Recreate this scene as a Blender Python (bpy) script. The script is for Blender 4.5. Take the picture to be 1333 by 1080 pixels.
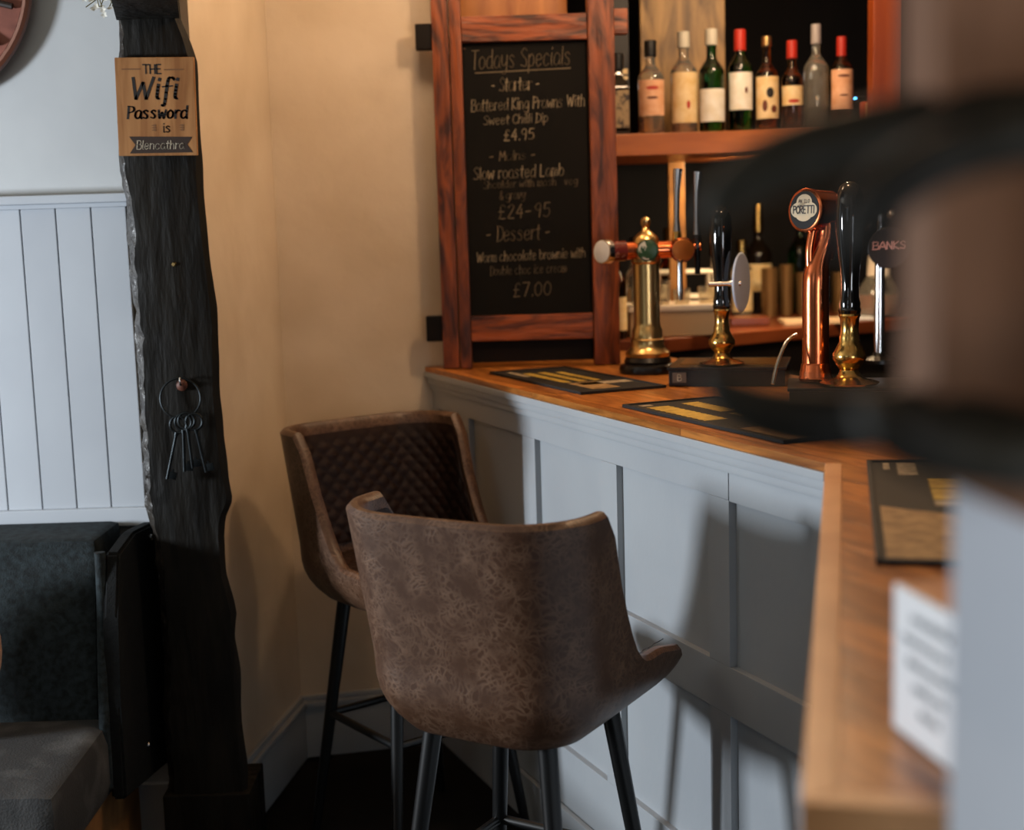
import bpy, bmesh, math, random
from mathutils import Vector, Matrix, noise
R = math.radians
rnd = random.Random(7)
S = bpy.context.scene
COL = S.collection
for o in list(bpy.data.objects): bpy.data.objects.remove(o)

# ------------------------------------------------------------------ camera, light, exposure
FZ = -0.12                                   # floor level (worktop is at 1.07)
cam = bpy.data.cameras.new('camera'); co = bpy.data.objects.new('camera', cam); COL.objects.link(co)
cam.sensor_fit = 'HORIZONTAL'; cam.sensor_width = 36; cam.lens = 36 * 1800 / 1333
P_, R_ = math.atan(248 / 1800), 0.030
f = Vector((0, math.cos(P_), -math.sin(P_))); r0 = Vector((1, 0, 0)); u0 = r0.cross(f)
rt = r0 * math.cos(R_) - u0 * math.sin(R_); up = u0 * math.cos(R_) + r0 * math.sin(R_)
m = Matrix((rt, up, -f)).transposed().to_4x4(); m.translation = (0, 0, 1.49); co.matrix_world = m
cam.dof.use_dof = True; cam.dof.focus_distance = 2.95; cam.dof.aperture_fstop = 2.3
cam.clip_start = .02
S.camera = co
w = bpy.data.worlds.new('world'); S.world = w; w.use_nodes = True
w.node_tree.nodes['Background'].inputs[0].default_value = (.95, .85, .75, 1)
w.node_tree.nodes['Background'].inputs[1].default_value = .06
def area(name, loc, aim, sx, sy, power, col):
    l = bpy.data.lights.new(name, 'AREA'); l.shape = 'RECTANGLE'; l.size = sx; l.size_y = sy; l.energy = power; l.color = col
    o = bpy.data.objects.new(name, l); COL.objects.link(o); o.location = loc
    o.rotation_euler = (Vector(aim) - Vector(loc)).to_track_quat('-Z', 'Y').to_euler(); return o
def bulb(name, loc, power, col, rad=.06):
    l = bpy.data.lights.new(name, 'POINT'); l.energy = power; l.color = col; l.shadow_soft_size = rad
    o = bpy.data.objects.new(name, l); COL.objects.link(o); o.location = loc; return o
area('window_daylight', (-4.0, 2.06, 1.22), (0, 2.6, .95), .42, .5, 240, (.86, .93, 1))
area('near_pier_fill', (1.35, -.55, 1.12), (.35, .9, 1.15), .8, .8, 26, (.86, .92, 1))  # cool fill added to brighten the white pier and near timber
area('rear_cool_fill', (-2.4, -1.6, 1.9), (-.8, 3.4, 1.3), 1.4, 1.2, 6, (.84, .92, 1))  # soft ambient fill added behind the viewer
bulb('near_warm_fill', (.2, -.3, 2.3), 5, (1, .72, .46), .1)  # unseen warm light added to tint the near timber and worktop
bulb('bar_lamp', (.5, 2.95, 2.46), 38, (1, .68, .42), .08)
bulb('alcove_lamp', (-.2, 3.5, 2.46), 14, (1, .68, .42), .1)
bulb('shelf_lamp', (.78, 4.05, 2.28), 19, (1, .72, .45), .05)
area('back_bar_lamp', (.95, 4.70, 1.68), (.95, 5.0, 1.1), .5, .06, 18, (1, .72, .42))
S.view_settings.view_transform = 'Standard'; S.view_settings.look = 'None'; S.view_settings.gamma = 1
S.view_settings.use_curve_mapping = False; S.view_settings.exposure = -0.32

# ------------------------------------------------------------------ helpers
def lin(c):
    if isinstance(c, str): c = tuple(int(c[i:i+2], 16) / 255 for i in (0, 2, 4))
    return tuple((x / 12.92 if x <= .04045 else ((x + .055) / 1.055) ** 2.4) for x in c) + (1,)
MATS = {}
def mat(name, c1, rough=.5, metal=0, c2=None, scale=8, stretch=(1, 1, 1), bump=0, bscale=None, trans=0, ior=1.45, vary=0, coat=0, lo=.35, hi=.65, emit=None, estr=0, detail=4, dist=.3, spec=None, rvar=0):
    if name in MATS: return MATS[name]
    M = bpy.data.materials.new(name); M.use_nodes = True; nt = M.node_tree; N = nt.nodes; L = nt.links
    b = N['Principled BSDF']; b.inputs['Base Color'].default_value = lin(c1); b.inputs['Roughness'].default_value = rough
    b.inputs['Metallic'].default_value = metal; b.inputs['IOR'].default_value = ior
    b.inputs['Transmission Weight'].default_value = trans; b.inputs['Coat Weight'].default_value = coat
    if spec is not None: b.inputs['Specular IOR Level'].default_value = spec
    if emit: b.inputs['Emission Color'].default_value = lin(emit); b.inputs['Emission Strength'].default_value = estr
    tc = N.new('ShaderNodeTexCoord'); mp = N.new('ShaderNodeMapping'); mp.inputs['Scale'].default_value = stretch
    L.new(tc.outputs['Object'], mp.inputs[0])
    out = None
    if c2:
        n = N.new('ShaderNodeTexNoise'); n.inputs['Scale'].default_value = scale; n.inputs['Detail'].default_value = detail; n.inputs['Distortion'].default_value = dist
        L.new(mp.outputs[0], n.inputs[0])
        r = N.new('ShaderNodeValToRGB'); r.color_ramp.elements[0].position = lo; r.color_ramp.elements[1].position = hi
        r.color_ramp.elements[0].color = lin(c1); r.color_ramp.elements[1].color = lin(c2)
        L.new(n.outputs[0], r.inputs[0]); out = r.outputs[0]
        if rvar:
            mr = N.new('ShaderNodeMapRange'); mr.inputs[3].default_value = rough - rvar; mr.inputs[4].default_value = rough + rvar
            L.new(n.outputs[0], mr.inputs[0]); L.new(mr.outputs[0], b.inputs['Roughness'])
    if vary:
        oi = N.new('ShaderNodeObjectInfo'); hs = N.new('ShaderNodeHueSaturation')
        mr = N.new('ShaderNodeMapRange'); mr.inputs[3].default_value = 1 - vary; mr.inputs[4].default_value = 1 + vary
        L.new(oi.outputs['Random'], mr.inputs[0]); L.new(mr.outputs[0], hs.inputs['Value'])
        if out: L.new(out, hs.inputs['Color'])
        else: hs.inputs['Color'].default_value = lin(c1)
        out = hs.outputs[0]
        if c2:
            ad = N.new('ShaderNodeVectorMath'); ad.operation = 'ADD'; cb = N.new('ShaderNodeCombineXYZ')
            ml = N.new('ShaderNodeMath'); ml.operation = 'MULTIPLY'; ml.inputs[1].default_value = 37
            L.new(oi.outputs['Random'], ml.inputs[0]); L.new(ml.outputs[0], cb.inputs[0]); L.new(ml.outputs[0], cb.inputs[2])
            L.new(mp.outputs[0], ad.inputs[0]); L.new(cb.outputs[0], ad.inputs[1]); L.new(ad.outputs[0], n.inputs[0])
    if out: L.new(out, b.inputs['Base Color'])
    if bump:
        n2 = N.new('ShaderNodeTexNoise'); n2.inputs['Scale'].default_value = bscale or scale * 3; n2.inputs['Detail'].default_value = 6
        L.new(mp.outputs[0], n2.inputs[0])
        bp = N.new('ShaderNodeBump'); bp.inputs['Strength'].default_value = bump; bp.inputs['Distance'].default_value = .01
        L.new(n2.outputs[0], bp.inputs['Height']); L.new(bp.outputs[0], b.inputs['Normal'])
    MATS[name] = M; return M

def add_box(bm, x0, x1, y0, y1, z0, z1, bev=0):
    v = [bm.verts.new((x, y, z)) for x in (x0, x1) for y in (y0, y1) for z in (z0, z1)]
    F = [(0, 1, 3, 2), (4, 6, 7, 5), (0, 4, 5, 1), (2, 3, 7, 6), (0, 2, 6, 4), (1, 5, 7, 3)]
    fs = [bm.faces.new([v[i] for i in q]) for q in F]
    if bev:
        es = list({e for q in fs for e in q.edges}); bmesh.ops.bevel(bm, geom=es, offset=bev, segments=2, affect='EDGES', profile=.6)
def add_prism(bm, pts, z0, z1, bev=0):
    """pts: xy polygon"""
    a = [bm.verts.new((p[0], p[1], z0)) for p in pts]; b = [bm.verts.new((p[0], p[1], z1)) for p in pts]; n = len(pts)
    fs = [bm.faces.new(a), bm.faces.new(b)] + [bm.faces.new((a[i], a[(i+1) % n], b[(i+1) % n], b[i])) for i in range(n)]
    if bev:
        es = list({e for q in fs for e in q.edges}); bmesh.ops.bevel(bm, geom=es, offset=bev, segments=2, affect='EDGES', profile=.6)
def add_lathe(bm, prof, seg=32, c=(0, 0, 0), sx=1, sy=1, mtx=None):
    rings = []
    for r, z in prof:
        ring = []
        for i in range(seg):
            a = 2 * math.pi * i / seg; p = Vector((c[0] + r * sx * math.cos(a), c[1] + r * sy * math.sin(a), c[2] + z))
            ring.append(bm.verts.new(mtx @ p if mtx else p))
        rings.append(ring)
    for a, b in zip(rings, rings[1:]):
        for i in range(seg): bm.faces.new((a[i], a[(i+1) % seg], b[(i+1) % seg], b[i]))
    bm.faces.new(rings[0]); bm.faces.new(rings[-1])
def smooth(pts, n=6):
    out = []
    P = [pts[0]] + list(pts) + [pts[-1]]
    for i in range(1, len(P) - 2):
        for k in range(n):
            t = k / n; a, b, c, d = P[i-1], P[i], P[i+1], P[i+2]
            out.append(tuple(.5 * (2*b[j] + (c[j]-a[j])*t + (2*a[j]-5*b[j]+4*c[j]-d[j])*t*t + (3*b[j]-a[j]-3*c[j]+d[j])*t**3) for j in range(len(b))))
    out.append(tuple(pts[-1])); return out
def add_tube(bm, pts, rad, seg=12, closed=False, flat=1):
    """pts 3d; rad number or list"""
    n = len(pts); pts = [Vector(p[:3]) for p in pts]
    rr = rad if isinstance(rad, (list, tuple)) else [rad] * n
    prev = None; rings = []
    for i, p in enumerate(pts):
        t = (pts[(i+1) % n] - pts[i-1]) if closed else (pts[min(i+1, n-1)] - pts[max(i-1, 0)])
        if t.length < 1e-9: t = Vector((0, 0, 1))
        t.normalize()
        if prev is None:
            a = Vector((0, 0, 1)) if abs(t.z) < .9 else Vector((1, 0, 0)); prev = t.cross(a).normalized()
        nn = (prev - t * prev.dot(t)).normalized(); prev = nn; bb = t.cross(nn)
        rings.append([bm.verts.new(p + (nn * math.cos(2*math.pi*k/seg) + bb * math.sin(2*math.pi*k/seg) * flat) * rr[i]) for k in range(seg)])
    for i in range(n if closed else n - 1):
        a, b = rings[i], rings[(i+1) % n]
        for k in range(seg): bm.faces.new((a[k], a[(k+1) % seg], b[(k+1) % seg], b[k]))
    if not closed: bm.faces.new(rings[0]); bm.faces.new(rings[-1])
def add_grid(bm, fn, nu, nv):
    g = [[bm.verts.new(fn(i / nu, j / nv)) for j in range(nv + 1)] for i in range(nu + 1)]
    for i in range(nu):
        for j in range(nv): bm.faces.new((g[i][j], g[i+1][j], g[i+1][j+1], g[i][j+1]))
def BM(): return bmesh.new()
def basis(o): return Matrix.LocRotScale(o.location, o.rotation_euler, o.scale)
def obj(name, bm, material, parent=None, label=None, smooth_=True, world=False, kind=None, recalc=True):
    me = bpy.data.meshes.new(name)
    if recalc: bmesh.ops.recalc_face_normals(bm, faces=bm.faces[:])
    bm.to_mesh(me); bm.free(); me.materials.append(material)
    if smooth_:
        for p in me.polygons: p.use_smooth = True
        try: me.set_sharp_from_angle(angle=R(38))
        except Exception: pass
    o = bpy.data.objects.new(name, me); COL.objects.link(o)
    if smooth_ and len(me.polygons) < 150:
        wn = o.modifiers.new('wn', 'WEIGHTED_NORMAL'); wn.keep_sharp = True
    if parent:
        o.parent = parent
        if world:
            M = basis(parent)
            if parent.parent: M = parent.parent_world @ M if hasattr(parent, 'parent_world') else basis(parent.parent) @ parent.matrix_parent_inverse @ M
            o.matrix_parent_inverse = M.inverted()
    if label: o['label'] = label
    if kind: o['kind'] = kind
    return o
def thing(name, label, cat, loc=(0, 0, 0), rz=0, group=None):
    o = bpy.data.objects.new(name, None); COL.objects.link(o); o.empty_display_size = .05
    o.location = loc; o.rotation_euler = (0, 0, rz); o['label'] = label; o['category'] = cat
    if group: o['group'] = group
    return o
def tag(o, label, cat, group=None, kind=None):
    o['label'] = label; o['category'] = cat
    if group: o['group'] = group
    if kind: o['kind'] = kind
    return o
def struct(name, bm, material, **k):
    o = obj(name, bm, material, kind='structure', **k); return o
def dup(root, loc, rz, label, group=None):
    r = root.copy(); COL.objects.link(r); r.location = loc; r.rotation_euler = (0, 0, rz); r['label'] = label
    if group: r['group'] = group
    for ch in list(root.children):
        c = ch.copy(); COL.objects.link(c); c.parent = r
        for g in list(ch.children):
            d = g.copy(); COL.objects.link(d); d.parent = c
    return r

# stroke font: cap height 6, x height 4
G = {
'a': [[(3.4,3.2),(2,4),(.6,3),(.4,1),(1.6,0),(3,1),(3.4,3.2),(3.4,.7),(4,0)]],
'b': [[(.5,6),(.5,.4)],[(.5,2.5),(2,4),(3.4,2.6),(3,.6),(1.6,0),(.5,.6)]],
'c': [[(3,3.3),(1.8,4),(.5,2.8),(.6,.8),(1.8,0),(3.2,.8)]],
'd': [[(3.2,3.2),(2,4),(.6,3),(.4,1),(1.6,0),(3.2,1)],[(3.3,6),(3.3,.5),(3.8,0)]],
'e': [[(.6,2),(3.1,2.4),(2.4,3.9),(1,3.6),(.4,1.6),(1.4,0),(3.2,.8)]],
'f': [[(3,5.4),(2.2,6),(1.4,5),(1.1,-1.4),(.4,-1.8)],[(.2,3.4),(2.6,3.6)]],
'g': [[(3.2,3.2),(2,4),(.6,3),(.4,1.2),(1.6,.4),(3,1.4)],[(3.3,3.8),(3.2,-1),(1.8,-2),(.5,-1.2)]],
'h': [[(.5,6),(.5,0)],[(.5,2.4),(2,4),(3.1,3),(3.2,0)]],
'i': [[(.8,4),(.7,.6),(1.3,0)],[(.9,5.2),(1,5.7)]],
'k': [[(.5,6),(.5,0)],[(3,4),(.6,1.8),(3.2,0)]],
'l': [[(.8,6),(.7,.7),(1.4,0)]],
'm': [[(.4,4),(.4,0)],[(.4,2.6),(1.4,4),(2.2,3),(2.2,0)],[(2.2,2.6),(3.3,4),(4.1,3),(4.2,0)]],
'n': [[(.4,4),(.4,0)],[(.4,2.6),(1.8,4),(3,3),(3.1,0)]],
'o': [[(1.8,4),(.5,2.8),(.6,.8),(1.8,0),(3.1,1),(3.1,3),(1.8,4)]],
'p': [[(.5,4),(.5,-2)],[(.5,2.8),(2,4),(3.3,2.6),(2.8,.6),(1.4,.2),(.5,1)]],
'r': [[(.5,4),(.5,0)],[(.5,2.4),(1.6,3.9),(2.8,3.6)]],
's': [[(2.8,3.4),(1.6,4),(.6,3.1),(2.6,1.4),(2,.1),(.3,.5)]],
't': [[(1.4,5.6),(1.2,.6),(2.2,0)],[(.2,4),(2.5,4.1)]],
'u': [[(.4,4),(.5,.8),(1.6,0),(3,1.2)],[(3.1,4),(3.1,.5),(3.7,0)]],
'v': [[(.3,4),(1.6,0),(3,4)]],
'w': [[(.3,4),(1,0),(2.2,3),(3.3,0),(4.2,4)]],
'y': [[(.4,4),(.6,1.4),(1.8,.8),(3,2)],[(3.2,4),(2.8,-1),(1.6,-2),(.4,-1.3)]],
'A': [[(0,0),(2,6),(4,0)],[(.8,2),(3.2,2)]],
'B': [[(.5,6),(.5,0)],[(.2,6),(3,5.8),(3,3.6),(.6,3.2)],[(.6,3.2),(3.6,2.8),(3.2,.2),(.2,0)]],
'C': [[(3.6,5),(2.2,6),(.5,4.4),(.4,1.6),(2,0),(3.8,1)]],
'D': [[(.6,6),(.6,0)],[(.1,6),(2.8,5.4),(4,3),(2.8,.5),(.1,0)]],
'E': [[(3.2,6),(.5,6)],[(.5,6),(.5,0)],[(.5,0),(3.3,0)],[(.5,3.1),(2.8,3.1)]],
'H': [[(.5,6),(.5,0)],[(3.5,6),(3.5,0)],[(.5,3),(3.5,3)]],
'I': [[(.8,6),(.8,0)]],
'K': [[(.5,6),(.5,0)],[(3.4,6),(.6,2.8),(3.6,0)]],
'L': [[(.6,6),(.5,0)],[(.5,0),(3.2,0)]],
'M': [[(.4,0),(.7,6)],[(.7,6),(2.3,2)],[(2.3,2),(4,6)],[(4,6),(4.3,0)]],
'N': [[(.5,0),(.5,6)],[(.5,6),(3.5,0)],[(3.5,0),(3.5,6)]],
'O': [[(2.2,6),(.5,4.4),(.5,1.6),(2.2,0),(3.9,1.6),(3.9,4.4),(2.2,6)]],
'P': [[(.6,6),(.6,0)],[(.2,6),(3.2,5.6),(3.4,3.6),(.7,2.8)]],
'R': [[(.6,6),(.6,0)],[(.2,6),(3.2,5.6),(3.2,3.6),(.7,3)],[(1.4,3),(3.6,0)]],
'S': [[(3.4,5.2),(2,6),(.6,4.8),(1.6,3.4),(3.2,2.2),(2.8,.3),(.3,.6)]],
'T': [[(.1,6),(4,6)],[(2,6),(2,0)]],
'W': [[(.2,6),(1.4,0)],[(1.4,0),(2.8,4.6)],[(2.8,4.6),(4,0)],[(4,0),(5.4,6)]],
'0': [[(1.8,6),(.5,4.4),(.5,1.6),(1.8,0),(3.1,1.6),(3.1,4.4),(1.8,6)]],
'2': [[(.5,4.8),(1.8,6),(3,4.6),(.4,0)],[(.4,0),(3.2,0)]],
'4': [[(2.4,6),(.2,2)],[(.2,2),(3.2,2)],[(2.4,4),(2.3,0)]],
'5': [[(3,6),(.8,6)],[(.8,6),(.6,3.4)],[(.6,3.4),(2.6,3.6),(3,1.4),(1.8,0),(.3,.5)]],
'7': [[(.3,6),(3.2,6)],[(3.2,6),(1.2,0)]],
'9': [[(3,4.2),(1.8,3),(.5,4.2),(1.6,6),(3,5),(2.6,0)]],
'£': [[(3,5.2),(2.2,6),(1.2,4.8),(1.3,1.6),(.3,0)],[(.3,0),(3.2,0)],[(.3,3),(2.6,3)]],
'-': [[(.4,2.6),(2.6,2.7)]], '.': [[(.5,0),(.6,.5)]], '&': [[(3.4,0),(.8,4.4),(1.6,5.8),(2.4,4.6),(.4,1.6),(1.4,0),(3.4,2)]], "'": [[(.5,6),(.4,5)]], ' ': [],
}
ADV = {' ': 2.4, 'i': 1.7, 'l': 1.8, 'm': 4.9, 'w': 4.8, 'W': 6, 'M': 5, 't': 2.9, 'f': 2.9, '.': 1.3, "'": 1.2, 'r': 3.1, 'I': 1.8}
def text_w(s): return sum(ADV.get(c, 4.1) for c in s)
def write(bm, s, x, z, h, width=None, thick=.0012, y=0, jit=0, slant=0, rise=0, pen=False, fn=None, depth=.0006, tall=1):
    """strokes in the x/z plane, drawn as flat ribbons facing -y; h = cap height"""
    k = h / 6; kx = k
    if width: kx = width / text_w(s)
    cx = 0
    for ch in s:
        for st in G.get(ch, []):
            p = [((cx + a) * kx + slant * b * k + rnd.uniform(-jit, jit), b * k * tall + rnd.uniform(-jit, jit)) for a, b in st]
            if len(p) > 2: p = smooth(p, 4)
            for i in range(len(p) - 1):
                (ax, az), (bx, bz) = p[i], p[i+1]
                dx, dz = bx - ax, bz - az; L = math.hypot(dx, dz) or 1e-6
                if pen: th0 = thick * (.45 + .75 * abs(dz) / L)
                else: th0 = thick
                nx, nz = -dz / L * th0 / 2, dx / L * th0 / 2; ex, ez = dx / L * thick * .3, dz / L * thick * .3
                q = [(ax - ex + nx, az - ez + nz), (bx + ex + nx, bz + ez + nz), (bx + ex - nx, bz + ez - nz), (ax - ex - nx, az - ez - nz)]
                pts = [(x + a, y, z + b + rise * a) for a, b in q]
                if fn: pts = [fn(*t) for t in pts]
                bm.faces.new([bm.verts.new(t) for t in pts])
        cx += ADV.get(ch, 4.1)

# ------------------------------------------------------------------ materials
plaster = mat('white_plaster', 'c2c6c8', .75, c2='b8bcbf', scale=3, bump=.08, bscale=14)
cream = mat('cream_plaster', 'd0c1ac', .6, c2='bdac94', scale=2.2, bump=.55, bscale=9)
paint = mat('grey_blue_paint', 'a0a5a9', .42, c2='989da2', scale=3, bump=.05, bscale=60)
boardp = mat('white_board_paint', 'b9bfc6', .45, c2='aeb4bc', scale=2, vary=.03)
oak = mat('oak_worktop', 'b87434', .32, c2='7e4517', scale=3.0, stretch=(3.2, 3.2, 3.2), vary=.16, bump=.03, bscale=40, lo=.3, hi=.75, dist=1.2)
trimw = mat('pale_wood_edging', 'c99463', .4, c2='b47e4e', scale=6)
rustic = mat('rustic_stained_wood', '86421a', .42, c2='35160a', scale=11, stretch=(2.2, 2.2, .4), bump=.5, bscale=20, vary=.15, lo=.36, hi=.66, dist=1.5)
rusticH = mat('rustic_stained_rail', '944a20', .42, c2='3a180a', scale=11, stretch=(.4, 2, 2.4), bump=.5, bscale=20, lo=.40, hi=.64, dist=1.5)
slate = mat('chalkboard_black', '0b0a08', .7, spec=.15, c2='110f0c', scale=4)
chalk = mat('chalk', '93866f', .9)
dchalk = mat('faint_chalk', '6a5e4b', .9)
tar = mat('tarred_timber', '090806', .62, spec=.2, c2='17140f', scale=10, stretch=(2, 2, .4), bump=.8, bscale=14, rvar=.1)
hewn = mat('hewn_timber_edge', '1d1814', .34, c2='2f2a24', scale=16, bump=1, bscale=30, lo=.45, hi=.6)
dfab = mat('charcoal_fabric', '12181a', .85, c2='252f33', scale=60, bump=.3, bscale=300, spec=.3)
gfab = mat('grey_seat_fabric', '464747', .8, c2='252627', scale=9, bump=.2, bscale=200, lo=.25, hi=.5)
pine = mat('orange_pine', 'b3743c', .4, c2='8a4f22', scale=6, stretch=(2, 2, .3), dist=1)
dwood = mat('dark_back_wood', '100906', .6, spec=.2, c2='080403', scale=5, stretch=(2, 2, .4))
shelfw = mat('shelf_wood', 'b5682a', .35, c2='94501c', scale=7, stretch=(.3, 2, 2))
cwood = mat('cherry_counter', '74391c', .3, c2='5a2913', scale=5, stretch=(.3, 1, 2))
brass = mat('polished_brass', 'c9a05a', .2, 1)
dbrass = mat('aged_brass', 'cfae74', .28, 1)
chrome = mat('chrome', 'd0d0d0', .14, 1)
copper = mat('polished_copper', 'd4754a', .2, 1, bump=.02, bscale=50)
blackg = mat('black_gloss', '070707', .08, coat=.6)
blackm = mat('black_metal', '0d0e0f', .38, coat=.1)
blackw = mat('black_base', '100d0c', .3)
iron = mat('wrought_iron', '16140f', .6, .2, c2='29271e', spec=.3, scale=12, bump=.4)
timb = mat('rough_brown_timber', '93684a', .75, c2='60422e', scale=5, stretch=(3.5, 3.5, .5), bump=.5, lo=.3, hi=.7)
card = mat('white_card', 'cfd0d2', .5)
ink = mat('grey_ink', '6a7076', .7)
rubber = mat('black_rubber', '0c0b0a', .7, bump=.2, bscale=200)
gold = mat('gold_print', 'c4a548', .5, c2='a3832e', scale=60)
sand = mat('beige_print', 'a68556', .6, c2='7a5c34', scale=40)
silver = mat('pale_print', 'b9a98c', .5, c2='80705a', scale=90)
glassc = mat('clear_glass', 'e6e0d2', .05, trans=.92)
glassg = mat('green_glass', '2f7a3a', .04, trans=1)
glassb = mat('brown_glass', 'a8642c', .04, trans=1)
glassd = mat('dark_glass', '1a120c', .05, trans=.4)
amber = mat('amber_spirit', 'dda765', .05, trans=.9, ior=1.36)
lab_w = mat('white_label', 'dcd8cf', .55, c2='cfc6b4', scale=30)
lab_c = mat('cream_label', 'd6bf95', .55, c2='c5a36c', scale=22)
lab_p = mat('peach_label', 'd3a585', .55, c2='c08a62', scale=24)
redc = mat('red_cap', '9a2418', .35); blackc = mat('black_cap', '0c0b0b', .3); whitec = mat('pale_cap', 'a59f90', .4)
dmark = mat('brown_print', '5a2a18', .6); rmark = mat('red_print', 'a03020', .6); blk = mat('black_print', '15100c', .6)
signw = mat('sign_wood', 'a97a4a', .5, c2='83552a', scale=6, stretch=(5, 1, .6), dist=.8)
boards_w = mat('pale_floor_board', '8c6a46', .5, c2='5e4128', scale=6, stretch=(1, 4, 1), vary=.15, bump=.2)
darkfl = mat('dark_floor', '0b0a09', .8, spec=.2, c2='120f0d', scale=8, vary=.15)

def leather():
    M = bpy.data.materials.new('cracked_brown_leather'); M.use_nodes = True; nt = M.node_tree; N = nt.nodes; L = nt.links; b = N['Principled BSDF']
    tc = N.new('ShaderNodeTexCoord')
    n = N.new('ShaderNodeTexNoise'); n.inputs['Scale'].default_value = 12; n.inputs['Detail'].default_value = 3
    mx = N.new('ShaderNodeVectorMath'); mx.operation = 'MULTIPLY_ADD'; mx.inputs[1].default_value = (.09, .09, .09)
    L.new(tc.outputs['Object'], n.inputs[0]); L.new(n.outputs[1], mx.inputs[0]); L.new(tc.outputs['Object'], mx.inputs[2])
    lines = []
    for sc, seed in ((42, 0), (75, 3)):
        v = N.new('ShaderNodeTexVoronoi'); v.feature = 'DISTANCE_TO_EDGE'; v.inputs['Scale'].default_value = sc
        L.new(mx.outputs[0], v.inputs[0])
        r = N.new('ShaderNodeValToRGB'); r.color_ramp.elements[0].color = (1, 1, 1, 1); r.color_ramp.elements[1].color = (0, 0, 0, 1)
        r.color_ramp.elements[0].position = .0; r.color_ramp.elements[1].position = .13
        L.new(v.outputs[0], r.inputs[0]); lines.append(r.outputs[0])
    n2 = N.new('ShaderNodeTexNoise'); n2.inputs['Scale'].default_value = 22; n2.inputs['Detail'].default_value = 5; L.new(tc.outputs['Object'], n2.inputs[0])
    r2 = N.new('ShaderNodeValToRGB'); r2.color_ramp.elements[0].position = .32; r2.color_ramp.elements[1].position = .80; L.new(n2.outputs[0], r2.inputs[0])
    mxl = N.new('ShaderNodeMath'); mxl.operation = 'MAXIMUM'; L.new(lines[0], mxl.inputs[0]); L.new(lines[1], mxl.inputs[1])
    ml = N.new('ShaderNodeMath'); ml.operation = 'MULTIPLY'; L.new(mxl.outputs[0], ml.inputs[0]); L.new(r2.outputs[0], ml.inputs[1])
    mc = N.new('ShaderNodeMixRGB'); mc.inputs[1].default_value = lin('432b1c'); mc.inputs[2].default_value = lin('755a47'); L.new(ml.outputs[0], mc.inputs[0])
    n3 = N.new('ShaderNodeTexNoise'); n3.inputs['Scale'].default_value = 4; L.new(tc.outputs['Object'], n3.inputs[0])
    hs = N.new('ShaderNodeHueSaturation'); mr = N.new('ShaderNodeMapRange'); mr.inputs[3].default_value = .7; mr.inputs[4].default_value = 1.3
    L.new(n3.outputs[0], mr.inputs[0]); L.new(mr.outputs[0], hs.inputs['Value']); L.new(mc.outputs[0], hs.inputs['Color']); L.new(hs.outputs[0], b.inputs['Base Color'])
    b.inputs['Roughness'].default_value = .42; b.inputs['Specular IOR Level'].default_value = .45
    bp = N.new('ShaderNodeBump'); bp.inputs['Strength'].default_value = .12; bp.inputs['Distance'].default_value = .004
    L.new(ml.outputs[0], bp.inputs['Height']); L.new(bp.outputs[0], b.inputs['Normal'])
    return M
leath = leather()
leath_d = mat('dark_brown_leather', '26150d', .5, spec=.3, c2='1e0f08', scale=12, bump=.1, bscale=150)

# ------------------------------------------------------------------ setting: floor, walls, ceiling
bm = BM(); add_box(bm, -4.3, 2.6, -2.2, 6.4, FZ - .1, FZ - .012); fl = struct('floor', bm, darkfl)
for i in range(7):                                              # pale boards under the banquette end
    x1 = -1.75 + .115 * i
    bm = BM(); add_box(bm, x1, x1 + .111, 2.2, 3.68, FZ - .012, FZ, .002)
    obj('board', bm, boards_w, fl)
bm = BM(); add_box(bm, -.58, 2.4, 1.6, 5.9, FZ - .012, FZ); obj('mat_covering', bm, darkfl, fl, label='near black floor covering under the bar stools')
bm = BM(); add_box(bm, -4.2, 2.5, -2.2, 6.4, 2.58, 2.66); struct('ceiling', bm, cream)

# left wall: plaster over tongue and groove boards
WY = 3.50
bm = BM(); add_box(bm, -4.1, -.93, WY + .02, WY + .16, FZ, 2.58); wl = struct('wall_left', bm, plaster)
def wavy_wall(bm, a, b, z0, z1, th, n=28, amp=.006):
    a = Vector(a); b = Vector(b); d = (b - a).normalized(); nn = Vector((-d.y, d.x))
    def fn(u, v):
        p = a.lerp(b, u); z = z0 + (z1 - z0) * v
        k = amp * noise.noise(Vector((p.x * 3, p.y * 3, z * 2.2))) if 0 < u < 1 else 0
        return (p.x - nn.x * k, p.y - nn.y * k, z)
    add_grid(bm, fn, n, n * 2)
    q = [a, b, b + nn * th, a + nn * th]
    A = [bm.verts.new((p.x, p.y, z0)) for p in q]; B = [bm.verts.new((p.x, p.y, z1)) for p in q]
    for i in (1, 2, 3): bm.faces.new((A[i], A[(i+1) % 4], B[(i+1) % 4], B[i]))
    bm.faces.new(A); bm.faces.new(B)
bm = BM(); add_box(bm, -.93, -.77, WY + .02, WY + .16, FZ, 2.58); struct('wall_left', bm, cream)
bm = BM(); wavy_wall(bm, (-.765, WY), (-.675, 4.10), FZ, 2.58, .15); struct('wall_alcove', bm, cream)
bm = BM(); wavy_wall(bm, (-.675, 4.10), (-.15, 4.215), FZ, 2.58, .15); struct('wall_back', bm, cream)
bm = BM(); add_box(bm, -4.1, -.9, WY - .03, WY + .02, 1.574, 1.596, .005); add_box(bm, -4.1, -.9, WY - .012, WY + .02, 1.563, 1.574, .002)
struct('trim_1', bm, boardp)
for i in range(9):
    x1 = -.95 - .0885 * i
    bm = BM(); add_box(bm, x1 - .0853, x1, WY - .004, WY + .02, .80, 1.563, .002); obj('board', bm, boardp, wl)
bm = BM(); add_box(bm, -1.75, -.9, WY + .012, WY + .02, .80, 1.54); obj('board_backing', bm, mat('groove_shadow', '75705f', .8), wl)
bm = BM(); add_box(bm, -4.1, -.9, WY - .016, WY + .02, .752, .80, .005); struct('trim_2', bm, boardp)
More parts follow.
